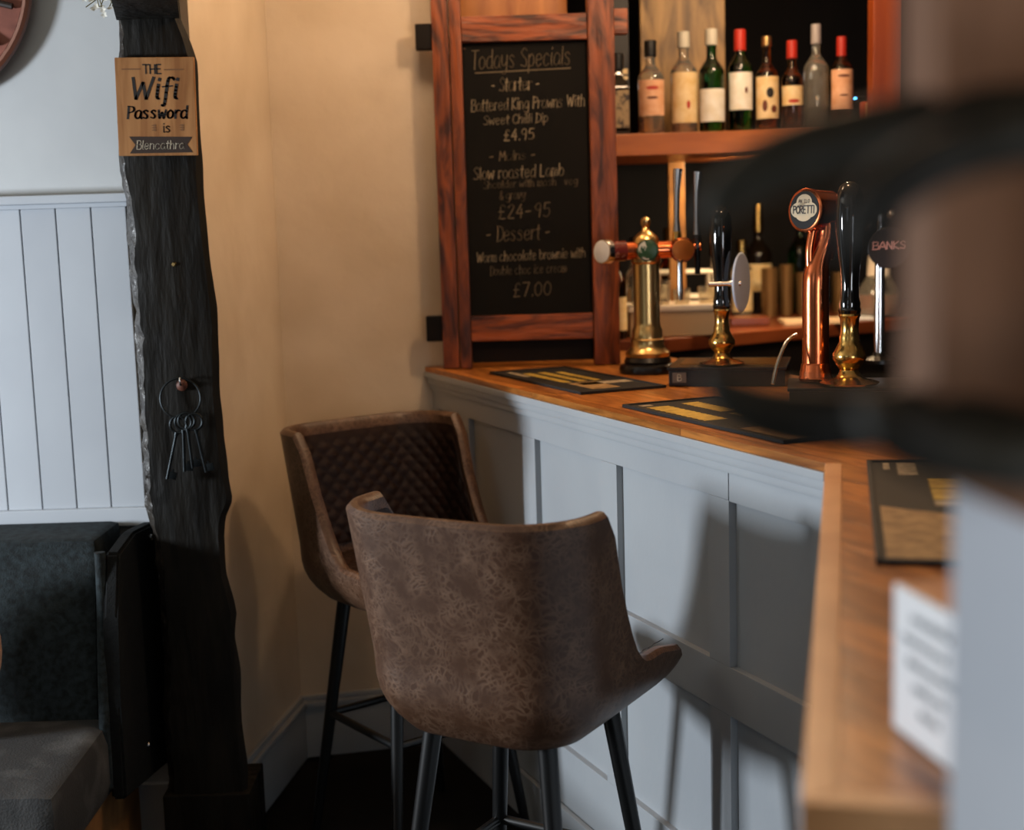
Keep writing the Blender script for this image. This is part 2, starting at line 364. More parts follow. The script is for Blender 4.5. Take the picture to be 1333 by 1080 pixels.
bm = BM(); add_box(bm, -4.1, -.93, WY, WY + .02, FZ, .05, .004); struct('baseboard_left', bm, boardp)
# skirting with a moulded cap
def skirt(name, a, b, z1, th=.024, m=paint):
    a = Vector(a); b = Vector(b); d = (b - a).normalized(); n = Vector((d.y, -d.x)); bm = BM()
    def q(t, za, zb, bv): add_prism(bm, [a, b, b + n * t, a + n * t], za, zb, bv)
    q(th * .7, FZ, z1 - .035, .002); q(th, z1 - .035, z1 - .018, .003); q(th * .6, z1 - .018, z1, .004)
    return struct(name, bm, m)
skirt('baseboard_alcove', (-.763, WY + .02), (-.677, 4.09), .08)
skirt('baseboard_back', (-.675, 4.098), (-.26, 4.189), .075)

# back bar shell
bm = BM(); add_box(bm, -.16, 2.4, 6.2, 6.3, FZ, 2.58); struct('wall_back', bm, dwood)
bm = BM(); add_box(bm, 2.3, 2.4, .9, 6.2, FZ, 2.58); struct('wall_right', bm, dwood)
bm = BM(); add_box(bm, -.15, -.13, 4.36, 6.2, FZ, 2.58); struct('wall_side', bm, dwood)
bm = BM(); add_box(bm, -.15, .205, 4.36, 4.39, 1.10, 2.58, .003); tag(obj('wood_panel', bm, pine), 'orange pine panel seen above the chalkboard top rail', 'panel')

# ------------------------------------------------------------------ bar counter
A = Vector((-.26, 4.185)); B = Vector((.532, 2.325)); Cc = Vector((.200, .952))
d1 = (B - A).normalized(); n1 = Vector((-d1.y, d1.x)); d2 = (Cc - B).normalized(); n2 = Vector((-d2.y, d2.x))
W1, W2 = .74, .62
def inter(p, d, q, e):
    det = d.x * -e.y + e.x * d.y; r = q - p; t = (r.x * -e.y + e.x * r.y) / det; return p + d * t
IN = inter(A + n1 * W1, d1, Cc + n2 * W2, d2); D = Cc + n2 * W2
ti = .028
def clip(poly, p0, n):
    out = []
    for i in range(len(poly)):
        a, b = poly[i], poly[(i+1) % len(poly)]; da, db = (a - p0).dot(n), (b - p0).dot(n)
        if da >= 0: out.append(a)
        if (da >= 0) != (db >= 0): out.append(a.lerp(b, da / (da - db)))
    return out
wt = thing('worktop', 'orange oak worktop running along the panelled bar and round its bend', 'worktop', (A.x + .3, A.y - .6, 1.04))
A2 = A + n1 * W1
inB = inter(A, d1, B + n2 * ti, d2)       # leg 2 strips start inside the pale edging
leg = [A + Vector((.0, .0)), B, inter(A, d1, B, d2), B + n2 * ti, Cc + n2 * ti - d2 * ti, D - d2 * ti, IN, Vector((.32, 4.50)), Vector((-.12, 4.50)), Vector((-.125, 4.225))]
poly = [A, B + n2 * 0, B + n2 * ti + d2 * 0, Cc + n2 * ti - d2 * ti, D - d2 * ti, IN, Vector((.38, 4.50)), Vector((-.12, 4.50)), Vector((-.12, 4.218))]
sw = .093; k = -16
lo = min((p - A).dot(n1) for p in poly); hi = max((p - A).dot(n1) for p in poly)
c = lo
idx = 0
while c < hi - .001:
    s1 = clip(poly, A + n1 * (c + .0006), n1); s1 = clip(s1, A + n1 * (c + sw - .0006), -n1)
    if len(s1) >= 3:
        t0 = min((p - A).dot(d1) for p in s1); t1 = max((p - A).dot(d1) for p in s1)
        cuts = [t0 - .1]; x = t0 + rnd.uniform(.3, .9)
        while x < t1 - .2: cuts.append(x); x += rnd.uniform(.7, 1.0)
        cuts.append(t1 + .1)
        for a_, b_ in zip(cuts, cuts[1:]):
            s2 = clip(clip(s1, A + d1 * (a_ + .0005), d1), A + d1 * (b_ - .0005), -d1)
            s2 = [p for i, p in enumerate(s2) if (p - s2[i-1]).length > 1e-4]
            if len(s2) < 3: continue
            cen = sum(s2, Vector((0, 0))) / len(s2)
            Mx = Matrix.Rotation(math.atan2(d1.y, d1.x), 4, 'Z'); Mi = Mx.inverted()
            bm = BM(); add_prism(bm, [(Mi @ Vector((p.x - cen.x, p.y - cen.y, 0))) for p in s2], .015, .03, .0008)
            o = obj('stave', bm, mat('oak_stave', 'bd7836', .30, c2='66340f', scale=2.6, stretch=(1.5, 9, 9), vary=.24, bump=.03, bscale=30, lo=.36, hi=.74, dist=2), wt)
            o.matrix_parent_inverse = basis(wt).inverted(); o.location = (cen.x, cen.y, 1.04); o.rotation_euler = (0, 0, math.atan2(d1.y, d1.x))
    c += sw
bm = BM(); add_prism(bm, [B, B + n2 * ti, Cc + n2 * ti - d2 * ti, Cc], 1.038, 1.0705, .002); add_prism(bm, [Cc, Cc + n2 * ti - d2 * ti, D - d2 * ti, D], 1.038, 1.0703, .002)
obj('edging', bm, trimw, wt, label='pale wood edging strip along the near outer edge', world=True)

bf = thing('bar_counter', 'grey-blue painted panelled bar front below the oak worktop', 'bar', (A.x + d1.x, A.y + d1.y, FZ))
Mf = Matrix.Translation((A.x, A.y, 0)) @ Matrix.Rotation(math.atan2(d1.y, d1.x), 4, 'Z')   # local x along bar, y inward, z up
def frame_box(bm, s0, s1, y0, y1, z0, z1, bev=0):
    b2 = BM(); add_box(b2, s0, s1, y0, y1, z0, z1, bev)
    for v in b2.verts: v.co = Mf @ v.co
    me = bpy.data.meshes.new('t'); b2.to_mesh(me); b2.free(); bm.from_mesh(me); bpy.data.meshes.remove(me)
LEN = (B - A).length
def bpart(name, boxes, m=paint, label=None):
    bm = BM()
    for b in boxes: frame_box(bm, *b)
    return obj(name, bm, m, bf, world=True, label=label)
bpart('fascia', [(0, LEN, -.004, .02, 1.038, 1.0545, .002)])
bm = BM(); add_prism(bm, poly, 1.036, 1.0548); obj('sub_top', bm, paint, bf, world=True) if False else bm.free()
bpart('moulding', [(0, LEN, .004, .03, 1.018, 1.038, .006), (0, LEN, .012, .03, 1.000, 1.018, .005)])
yr = .022                                                           # face of rails and stiles
bpart('rail', [(0, 1.676, yr, yr + .02, .944, 1.002, .0015)]); bpart('rail', [(1.679, LEN, yr, yr + .02, .942, 1.002, .0015)])
bpart('rail', [(0, LEN, yr, yr + .02, .505, .606, .0015)])
bpart('rail', [(0, LEN, yr, yr + .02, FZ + .13, .165, .0015)])
bpart('skirting_board', [(0, LEN, yr - .016, yr, FZ, FZ + .13, .003)])
st = [.215, .675, 1.127, 1.60, LEN - .07]
for s in st:
    wdt = .078 if s < 1.9 else .07
    bpart('stile', [(s, s + wdt, yr, yr + .02, .606, .944, .0012), ]); bpart('stile', [(s, s + wdt, yr, yr + .02, .165, .505, .0012)])
bpart('stile', [(0, .04, yr, yr + .02, .165, .944, .0012)])
for s0, s1 in [(.04, .215)] + [(a_ + .078, b_) for a_, b_ in zip(st, st[1:])]:
    bpart('panel', [(s0, s1, yr + .016, yr + .024, .606, .944, 0)]); bpart('panel', [(s0, s1, yr + .016, yr + .024, .165, .505, 0)])
bpart('carcass', [(0, LEN, yr + .022, .06, FZ, 1.03, 0)])
# second leg: plain painted front set back under the top, end panel
bm = BM(); e = .03
add_prism(bm, [B + n2 * e, B + n2 * (e + .03), Cc + n2 * (e + .03) - d2 * .07, Cc + n2 * e - d2 * .07], FZ, 1.037, .002)
obj('side_panel', bm, paint, bf, world=True)
bm = BM(); add_prism(bm, [Cc + n2 * e - d2 * .07, Cc + n2 * e - d2 * .04, D - n2 * .05 - d2 * .04, D - n2 * .05 - d2 * .07], FZ, 1.037, .002)
obj('end_panel', bm, mat('shaded_grey_paint', '5f6f6f', .45), bf, world=True)  # grey end face, its shade put into a darker colour
bm = BM(); add_prism(bm, [Cc + n2 * .085 - d2 * .04, Cc + n2 * .085 + d2 * .012, D + d2 * .012, D - d2 * .04], .975, .998, .002)
obj('ledge', bm, trimw, bf, world=True, label='small pale wood ledge below the worktop end')

# ------------------------------------------------------------------ bar stools
def shell_pt(u, z, inset=0):
    """u in [-1,1] round the U, z height above the floor, inset towards the inside"""
    HL = .675; s = abs(u) * HL; sg = 1 if u >= 0 else -1
    a, b, rc = .243, .205, .13
    st1 = a - rc; arc = rc * math.pi / 2
    if s < st1: x, y, nx, ny = s, -b, 0, -1
    elif s < st1 + arc:
        t = (s - st1) / rc; x, y, nx, ny = st1 + rc * math.sin(t), -b + rc - rc * math.cos(t), math.sin(t), -math.cos(t)
    else: x, y, nx, ny = a, -b + rc + (s - st1 - arc), 1, 0
    y -= .012 * (1 - (x / a) ** 2) * (1 if s < st1 + arc else 0) * 1
    x -= nx * inset; y -= ny * inset
    h = z - .655
    k = 1 - .30 * max(0, 1 - h / .13) ** 2.4                       # tucks in below the seat
    lean = -.17 * max(0, z - .80); back = max(0, min(1, (-y + .06) / .16))
    return Vector((sg * x * k * (1 + .07 * max(0, z - .80) / .3), y * k + lean * back - .02 * (1 - k), z))
def sstep(a, b, x):
    t = max(0, min(1, (x - a) / (b - a))); return t * t * (3 - 2 * t)
def ztop(u):
    s = abs(u)
    z = 1.092 + .002 * sstep(.15, .45, s)
    t = max(0, min(1, (s - .505) / .245)); z -= .322 * (1 - (1 - t) ** 2.2) * sstep(.485, .565, s)
    z -= .022 * sstep(.8, 1, s) + .015 * sstep(.965, 1, s) ** 2
    return z
def zbot(u): return .668 + .016 * sstep(.62, 1, abs(u)) + .014 * sstep(.965, 1, abs(u))
def make_stool(label, group):
    t = thing('bar_stool', label, 'bar stool', (0, 0, FZ), 0, group)
    bm = BM(); nu, nv = 64, 18; TH = .030
    def fo(u, v):
        U = 2 * u - 1; z = zbot(U) + (ztop(U) - zbot(U)) * v; return shell_pt(U, z)
    def fi(u, v):
        U = 2 * u - 1; z = zbot(U) + (ztop(U) - zbot(U)) * v; return shell_pt(U, z, TH)
    go = [[bm.verts.new(fo(i / nu, j / nv)) for j in range(nv + 1)] for i in range(nu + 1)]
    gi = [[bm.verts.new(fi(i / nu, j / nv)) for j in range(nv + 1)] for i in range(nu + 1)]
    for i in range(nu):
        for j in range(nv):
            bm.faces.new((go[i][j], go[i+1][j], go[i+1][j+1], go[i][j+1])); bm.faces.new((gi[i][j], gi[i][j+1], gi[i+1][j+1], gi[i+1][j]))
    def edge_strip(a, b, mid, up_):
        # rounded rim through lifted midpoints
        n = len(a); q = []
        for i in range(n):
            c = (a[i].co + b[i].co) / 2 + up_(i); l1 = a[i].co.lerp(c, .55) + up_(i) * .35; l2 = b[i].co.lerp(c, .55) + up_(i) * .35
            q.append([a[i], bm.verts.new(l1), bm.verts.new(c), bm.verts.new(l2), b[i]])
        for i in range(n - 1):
            for k in range(4): bm.faces.new((q[i][k], q[i+1][k], q[i+1][k+1], q[i][k+1]))
    edge_strip([r[-1] for r in go], [r[-1] for r in gi], 0, lambda i: Vector((0, 0, .010)))
    edge_strip([r[0] for r in go], [r[0] for r in gi], 0, lambda i: Vector((0, 0, -.006)))
    edge_strip(go[0], gi[0], 0, lambda i: Vector((0, .010, 0))); edge_strip(go[-1], gi[-1], 0, lambda i: Vector((0, .010, 0)))
    bmesh.ops.remove_doubles(bm, verts=bm.verts[:], dist=.0006)
    bm2 = bm; obj('shell', bm2, leath, t)
    # under pan closing the shell
    bm = BM(); ring = [shell_pt(-1 + 2 * i / 40, zbot(-1 + 2 * i / 40) + .004, .012) for i in range(41)]
    vs = [bm.verts.new(p) for p in ring]; cv = bm.verts.new((0, 0, .658))
    for i in range(40): bm.faces.new((vs[i], vs[i+1], cv))
    bm.faces.new((vs[-1], vs[0], cv)); obj('under_pan', bm, blackm, t)
    # quilted lining: diamonds stitched into the inside of the back
    bm = BM()
    def quilt(p, q, c=.046, d=.0055):
        a = (p + q) / c; b = (p - q) / c; fa = abs(a - round(a)); fb = abs(b - round(b)); mn = min(fa, fb)
        return d * min(1, mn / .32) ** .6
    def fq(u, v):
        U = (2 * u - 1) * .93; z0 = .775; z1 = ztop(U) - .022; z = z0 + max(.002, z1 - z0) * v
        edge = min(1, 9 * (1 - abs(2 * u - 1)), 7 * (1 - v))
        return shell_pt(U, z, TH + .001 + quilt(U * .655, z) * max(.05, edge))
    add_grid(bm, fq, 190, 60); obj('quilted_lining', bm, leath_d, t, label='dark quilted leather lining inside the shell')
    # seat cushion, quilted on top
    bm = BM()
    def fs(u, v):
        a, b = 2 * u - 1, 2 * v - 1; X = a * math.sqrt(1 - b * b / 2 * .55); Y = b * math.sqrt(1 - a * a / 2 * .55)
        e = 1 - max(abs(a), abs(b)); x = X * .205; y = .035 + Y * .215
        return (x, y, .705 + .052 * min(1, e / .09) ** .5 + quilt(x, y, .06) * min(1, e * 6))
    add_grid(bm, fs, 100, 100)
    bmesh.ops.recalc_face_normals(bm, faces=bm.faces[:])
    obj('seat_cushion', bm, leath_d, t, label='dark quilted seat cushion')
    bm = BM(); add_box(bm, -.12, .12, -.10, .15, .640, .665, .008); obj('seat_frame', bm, blackm, t)
    feet = {}
    for sx in (-1, 1):
        for sy in (-1, 1):
            bm = BM(); a = Vector((sx * .125, .03 + sy * .125, .665)); b = Vector((sx * .205, .03 + sy * .205, 0))
            add_tube(bm, [a, a.lerp(b, .5), b], [.019, .016, .012], 16); obj('leg', bm, blackm, t); feet[(sx, sy)] = (a, b)
    def at(k, z): a, b = feet[k]; return a.lerp(b, (a.z - z) / (a.z - b.z))
    for k1, k2, z in (((-1, -1), (1, -1), .335), ((1, -1), (1, 1), .335), ((1, 1), (-1, 1), .335), ((-1, 1), (-1, -1), .335)):
        bm = BM(); add_tube(bm, [at(k1, z), at(k2, z)], .0105, 12); obj('footrest_bar', bm, blackm, t)
    return t
s1 = make_stool('nearest brown leather bar stool, its scuffed curved back towards the viewer', 'brown leather bar stools')
s1.location = (-.012, 2.60, FZ); s1.rotation_euler = (0, 0, -R(31))
s2 = dup(s1, (-.295, 3.54, FZ), -R(143), 'brown leather bar stool in the corner, showing its quilted inner back', 'brown leather bar stools')

# ------------------------------------------------------------------ tarred timber post with brace
pt = thing('timber_post', 'crooked black tarred oak post holding the wifi sign and keys', 'post', (-.8, 3.3, FZ))
prof = [(2.56,-.86,-.70),(2.03,-.885,-.745),(1.985,-.888,-.742),(1.93,-.891,-.722),(1.89,-.893,-.712),(1.78,-.905,-.711),(1.67,-.912,-.712),(1.58,-.903,-.714),(1.50,-.902,-.712),(1.40,-.903,-.706),(1.315,-.900,-.700),(1.20,-.90,-.700),(1.1,-.899,-.703),(1.0,-.900,-.701),(.90,-.902,-.694),(.845,-.904,-.688),(.80,-.898,-.708),(.755,-.89,-.714),(.66,-.882,-.712),(.60,-.885,-.700),(.56,-.884,-.695),(.50,-.883,-.702),(.42,-.886,-.694),(.365,-.889,-.694),(.28,-.892,-.697),(.17,-.892,-.690),(.10,-.893,-.693)]
def post_row(z):
    for a, b in zip(prof, prof[1:]):
        if b[0] <= z <= a[0]:
            t = (a[0] - z) / (a[0] - b[0]); return a[1] + (b[1] - a[1]) * t, a[2] + (b[2] - a[2]) * t
    return prof[-1][1:]
NZ = 150; zs = [2.56 - (2.56 - .10) * i / NZ for i in range(NZ + 1)]
def ring_at(z, hi=False):
    L, Rr = post_row(z); y0, y1 = 3.30, 3.485; ch = .021 + .008 * noise.noise(Vector((0, 3, z * 5)))
    if z > 1.75: ch *= max(.3, 1 - (z - 1.75) * 2)
    pts = [(L + ch, y0), (L + (Rr - L) * .4, y0 - .004), (L + (Rr - L) * .7, y0 - .003), (Rr - .012, y0 + .002), (Rr, y0 + .02), (Rr - .052, y1), (L + .004, y1), (L, y0 + ch * 1.3)]
    out = []
    for i, (x, y) in enumerate(pts):
        k = noise.noise(Vector((x * 9, i * 3.3, z * 11))) * .0035
        if i in (0, 7): k += noise.noise(Vector((7, i, z * 34))) * .006
        out.append(Vector((x + k, y + k * .8, z)))
    return out
bm = BM(); rows = [[bm.verts.new(p) for p in ring_at(z)] for z in zs]
for a, b in zip(rows, rows[1:]):
    for i in range(7): bm.faces.new((a[i], a[i+1], b[i+1], b[i]))
obj('timber', bm, tar, pt, world=True)
bm = BM(); n8 = 4
for i in range(NZ):
    a, b = ring_at(zs[i]), ring_at(zs[i+1])
    def row(r, z):
        o_ = []
        for k in range(n8 + 1):
            p = r[7].lerp(r[0], k / n8); q = noise.noise(Vector((k * 5.1, 0, z * 40))) * .0055 * (1 if 0 < k < n8 else .2)
            o_.append(p + Vector((-q, -q, 0)))
        return o_
    ra, rb = row(a, zs[i]), row(b, zs[i+1])
    for k in range(n8): bm.faces.new([bm.verts.new(v) for v in (ra[k], ra[k+1], rb[k+1], rb[k])])
bmesh.ops.remove_doubles(bm, verts=bm.verts[:], dist=.00005)
obj('hewn_edge', bm, hewn, pt, label='rough hewn left edge with bare glinting facets', world=True)
bm = BM(); add_box(bm, -.90, -.683, 3.288, 3.49, FZ, .105, .006)
obj('plinth_block', bm, tar, pt, world=True)
bm = BM()
q0 = [(-.888, 3.30), (-.742, 3.30), (-.66, 2.92), (-.54, 2.5), (-.74, 2.5), (-.80, 2.92)]
a = [bm.verts.new((x, y, z)) for (x, y), z in zip(q0, (1.985, 1.985, 2.0, 2.05, 2.05, 2.0))]; b = [bm.verts.new((x, y, 2.57)) for x, y in q0]
bm.faces.new(a); bm.faces.new(b)
for i in range(6): bm.faces.new((a[i], a[(i+1) % 6], b[(i+1) % 6], b[i]))
obj('brace', bm, tar, pt, world=True)
# dark copper nails
bm = BM(); add_lathe(bm, [(.0001, 0), (.006, .001), (.004, .006)], 12, mtx=Matrix.Translation((-.79, 3.297, 1.42)) @ Matrix.Rotation(R(90), 4, 'X')); obj('nail', bm, dbrass, pt, world=True)

# flowers hung at the brace
fm = mat('white_petal', 'e6e2d6', .6)
bm = BM()
for i in range(46):
    x = -.955 + rnd.random() * .125; z = 1.992 + rnd.random() * .07 + .010 * abs(x + .88) * 4; y = 3.20 + rnd.random() * .09
    mt = Matrix.Translation((x, y, z)) @ Matrix.Rotation(rnd.random() * 3, 4, 'X') @ Matrix.Rotation(rnd.random() * 3, 4, 'Z')
    for p in range(5):
        m5 = mt @ Matrix.Rotation(R(72 * p), 4, 'Z'); bm.faces.new([bm.verts.new(m5 @ Vector(q)) for q in ((0, 0, 0), (.003, .004, .001), (0, .0085, .002), (-.003, .004, .001))])
ff = obj('blossoms', bm, fm, None, kind='stuff')
ff.name = 'flower_garland'; tag(ff, 'spray of tiny white flowers hanging beside the post top', 'flowers', kind='stuff')
bm = BM()
for i in range(14):
    x = -.93 + .1 * rnd.random(); add_tube(bm, smooth([(x, 3.26, 2.12), (x + rnd.uniform(-.03, .03), 3.24, 2.05), (x + rnd.uniform(-.04, .04), 3.23, 2.005)], 3), .0012, 5)
obj('stems', bm, mat('dry_stem', '6d6440', .7), ff, world=False, kind='stuff')

# wifi sign ------------------------------------------------------------
ws = thing('wifi_sign', 'small square wooden wifi password sign on the black post', 'sign', (-.8045, 3.285, 1.785))
ws.rotation_euler = (0, R(1.2), 0)
SW, SH = .184, .224
bm = BM(); add_box(bm, -SW/2, SW/2, -.004, .006, -SH/2, SH/2, .0025); obj('plaque', bm, signw, ws)
def sx(px): return (px - 204.5) / 105 * SW
def sz(py): return -(py - 140) / 126 * SH
def swrite(s, px0, px1, pyb, ph, thick, m=blk, **k):
    bm = BM(); write(bm, s, sx(px0), sz(pyb), ph / 126 * SH, width=sx(px1) - sx(px0), thick=thick, y=-.0046, **k); return obj('lettering', bm, m, ws, recalc=False)
swrite('THE', 189, 215, 98, 11.5, .0030)
swrite('Wifi', 171, 235, 130, 27, .0062, slant=.14, pen=True)
swrite('Password', 165, 246, 155, 15.5, .0042, slant=.12, jit=.0004, pen=True)
swrite('is', 212, 224, 173, 12, .0024)
for a, b, z in ((161, 186, 92), (217, 243, 93)):
    bm = BM(); bm.faces.new([bm.verts.new((sx(x), -.0046, sz(z + dz))) for x, dz in ((a, -.8), (b, -.8), (b, .8), (a, .8))]); obj('rule_line', bm, mat('faded_brown_print', '6e4a2a', .6), ws, recalc=False)
for cx in (200, 237):
    bm = BM()
    for k in range(3): bm.faces.new([bm.verts.new((sx(cx + dx), -.0046, sz(167 - 3 + 3 * k + dy))) for dx, dy in ((-3, 0), (2, -1.5), (4, 0), (2, 1.5))])
    obj('ornament', bm, mat('faded_brown_print', '6e4a2a', .6), ws, recalc=False, kind='stuff')
bm = BM()
rb = [(167, 178), (251, 179), (244, 189), (251, 199), (167, 200), (175, 189)]
vs = [bm.verts.new((sx(x), -.0046, sz(y))) for x, y in rb]; bm.faces.new((vs[0], vs[1], vs[2], vs[5])); bm.faces.new((vs[5], vs[2], vs[3], vs[4]))
obj('ribbon_banner', bm, mat('dark_ribbon', '2a1a10', .6), ws, label='dark ribbon banner across the foot', recalc=False)
bm = BM(); write(bm, 'Blencathra', sx(176), sz(194.5), 11 / 126 * SH, width=sx(240) - sx(176), thick=.0015, y=-.0052, slant=.1, jit=.0002); obj('lettering', bm, mat('pale_paint_pen', 'cfc4ae', .7), ws, recalc=False)

# keys on an iron ring --------------------------------------------------
kr = thing('key_ring', 'iron ring of old keys hanging from a hook on the black post', 'keys', (-.786, 3.292, 1.145))
kmet = mat('old_iron_key', '282d30', .4, .8, c2='15191b', scale=30)
bm = BM(); add_lathe(bm, [(.0001, 0), (.013, .001), (.014, .005), (.009, .009), (.0001, .010)], 20, mtx=Matrix.Translation((-.001, 0, -.012)) @ Matrix.Rotation(R(90), 4, 'X')); obj('rose', bm, mat('rusty_rose', '5a3020', .6), kr, label='round rusty red plate behind the hook')
bm = BM(); add_tube(bm, smooth([(0, -.002, -.008), (0, -.020, -.010), (0, -.026, .000), (0, -.022, .007)], 5), .0022, 8); obj('hook', bm, chrome, kr)
def ring(bm, c, r, tube, tilt=0, seg=36):
    p = [(c[0] + r * math.cos(a), c[1] + r * math.sin(a) * math.sin(tilt), c[2] + r * math.sin(a) * math.cos(tilt)) for a in [2 * math.pi * i / seg for i in range(seg)]]
    add_tube(bm, p, tube, 8, closed=True)
bm = BM(); ring(bm, (-.003, -.018, -.042), .048, .0024, .12); obj('hoop', bm, kmet, kr)
def key(x, z, ang, L, lbl=None):
    k = bpy.data.objects.new('key', None); bm = BM()
    M = Matrix.Translation((x, -.026, z)) @ Matrix.Rotation(ang, 4, 'Y')
    b2 = BM(); ring(b2, (0, 0, 0), .0195, .0032); add_tube(b2, [(0, 0, -.019), (0, 0, -.027)], .0050, 10)
    add_tube(b2, [(0, 0, -.02), (0, 0, -L)], .0036, 10); add_box(b2, 0, .021, -.002, .002, -L + .002, -L + .020, .0008); add_box(b2, .008, .012, -.0022, .0022, -L + .018, -L + .026)
    for v in b2.verts: v.co = M @ v.co
    bpy.data.objects.remove(k); return obj('key', b2, kmet, kr, label=lbl)
key(-.010, -.104, R(15), .135, 'front key, pale glinting steel'); key(.010, -.095, R(-4), .115); key(.028, -.098, R(-10), .125); key(.002, -.098, R(2), .120)

# ------------------------------------------------------------------ banquette, cushion, wheel plaque
bq = thing('banquette', 'charcoal fabric banquette with grey seat against the boarded wall', 'sofa', (-1.6, 3.2, FZ))
bm = BM(); add_box(bm, -2.3, -1.008, 3.15, 3.478, .20, .772, .022)
for v in bm.verts:
    if v.co.z > .5 and v.co.y < 3.3: v.co.y += .10
obj('backrest', bm, dfab, bq, world=True)
bm = BM()
y0, y1 = 3.03, 3.47
def sidept(x, y, z): return (x, y, z)
a_ = [(3.12, .17), (3.47, .125), (3.47, .765), (3.31, .775), (3.19, .75), (3.15, .60), (3.13, .40)]
xa = lambda y: -.975 + (y - y0) * .06
L_ = [bm.verts.new((xa(y) - .005, y, z)) for y, z in a_]; n_ = len(a_); R__ = [bm.verts.new((xa(y) + .03, y, z)) for y, z in a_]
fs = [bm.faces.new(L_), bm.faces.new(R__)] + [bm.faces.new((L_[i], L_[(i+1) % n_], R__[(i+1) % n_], R__[i])) for i in range(n_)]
bmesh.ops.bevel(bm, geom=bm.edges[:], offset=.007, segments=2, affect='EDGES')
obj('end_panel', bm, mat('dark_end_fabric', '0a0c0d', .8, spec=.2, c2='111415', scale=60, bump=.3, bscale=300), bq, world=True, label='darker flat end panel facing the bar')
bm = BM(); add_tube(bm, smooth([(-.980, 3.128 + .06 * sstep(.3, .75, z) - .004, z) for z in (.20, .35, .5, .62, .70, .755)], 4), .013, 12); obj('piping', bm, dfab, bq, world=True)
for z, y in ((.735, 3.42), (.235, 3.30)):
    bm = BM(); add_lathe(bm, [(.0001, .005), (.007, .003), (.008, 0)], 12, mtx=Matrix.Translation((xa(y) + .031, y, z)) @ Matrix.Rotation(R(90), 4, 'Y')); obj('stud', bm, chrome, bq, world=True)
bm = BM(); add_box(bm, -2.3, -.972, 2.74, 3.20, .17, .345, .045)
for v in bm.verts:
    if v.co.z > .26 and v.co.y > 3.1: v.co.z += .01
obj('seat_cushion', bm, gfab, bq, world=True, label='mid grey padded seat')
bm = BM(); add_tube(bm, [(-1.30, 2.718, z) for z in (.12, .2, .3)], .004, 8); obj('seam', bm, dfab, bq, world=True)
bm = BM(); add_box(bm, -2.2, -1.0, 2.98, 3.44, FZ, .165, .004); obj('base', bm, mat('banquette_base', '8a6238', .6, c2='6b4826', scale=6, stretch=(.5, 2, 2)), bq, world=True)
bm = BM(); add_lathe(bm, [(.0001, -.055), (.10, -.05), (.18, -.02), (.195, 0), (.18, .02), (.10, .05), (.0001, .055)], 36, mtx=Matrix.Translation((-1.375, 3.06, .56)) @ Matrix.Rotation(R(80), 4, 'X'))
tag(obj('scatter_cushion', bm, mat('beige_cushion', '9a7a66', .8, c2='8a6a55', scale=30)), 'beige cushion leaning on the banquette back at the left edge', 'cushion')

wh = thing('wall_wheel', 'round reddish wooden wheel plaque high on the white wall', 'wall decoration', (-1.43, 3.502, 2.115))
Mw = Matrix.Rotation(R(90), 4, 'X')
bm = BM(); add_lathe(bm, [(.0001, -.012), (.268, -.012), (.268, .012), (.0001, .012)], 48, mtx=Mw); obj('disc', bm, mat('red_brown_disc', '8a5040', .6, c2='6a382c', scale=14), wh)
bm = BM(); ring(bm, (0, -.008, 0), .279, .012, 0, 60); obj('rim', bm, mat('brown_rim', '6e4232', .35, coat=.3), wh)
for k in range(8):
    a = R(22.5 * k + 8); bm = BM(); b2 = bm; add_tube(b2, [(.25 * math.cos(a), -.020, .25 * math.sin(a)), (-.25 * math.cos(a), -.020, -.25 * math.sin(a))], .0075, 8); obj('spoke', b2, mat('dark_spoke', '241712', .5), wh)
bm = BM(); ring(bm, (0, -.020, 0), .17, .006, 0, 48); obj('inner_hoop', bm, mat('dark_spoke', '241712', .5), wh)
bm = BM(); add_lathe(bm, [(.0001, 0), (.03, 0), (.03, .006), (.0001, .006)], 16, mtx=Matrix.Translation((0, .016, 0)) @ Mw); obj('bracket', bm, blackm, wh)

# ------------------------------------------------------------------ chalkboard
cb = thing('chalkboard', 'chalkboard menu in a rustic red-brown timber frame standing on the bar', 'chalkboard', (.06, 4.10, 1.07))
def cpart(name, x0, x1, y0, y1, z0, z1, m, lab=None, bev=.004, sub=0):
    bm = BM(); add_box(bm, x0 - .06, x1 - .06, y0 - 4.10, y1 - 4.10, z0 - 1.07, z1 - 1.07, bev)
    return obj(name, bm, m, cb, label=lab)
cpart('post', -.198, -.150, 4.075, 4.13, 1.072, 2.5, rustic); cpart('post', -.147, -.113, 4.065, 4.13, 1.072, 2.5, rustic)
cpart('post', .249, .325, 4.06, 4.13, 1.072, 2.5, rustic)
cpart('rail', -.113, .249, 4.075, 4.12, 2.010, 2.083, rusticH); cpart('rail', -.113, .249, 4.075, 4.12, 1.150, 1.225, rusticH)
cpart('tenon', -.246, -.198, 4.085, 4.12, 1.995, 2.068, dwood, 'dark squared rail end left of the frame'); cpart('tenon', -.246, -.198, 4.085, 4.12, 1.153, 1.228, dwood, 'dark squared rail end left of the frame')
cpart('tenon', .325, .366, 4.085, 4.12, 2.022, 2.094, rusticH)
cpart('board', -.12, .256, 4.095, 4.108, 1.215, 2.02, slate, bev=0)
cpart('lower_board', -.112, .248, 4.10, 4.125, 1.085, 1.152, dwood, bev=.001)
bm = BM(); add_lathe(bm, [(.0001, .004), (.004, .002), (.004, 0)], 10, mtx=Matrix.Translation((-.105 - .06, 4.0945 - 4.10, 1.995 - 1.07)) @ Matrix.Rotation(R(90), 4, 'X')); obj('screw', bm, chrome, cb)
def bx(px): return -.119 + (px - 597) * .0022 - .06
def bz(py): return 2.013 - (py - 51) * .0022 - 1.07
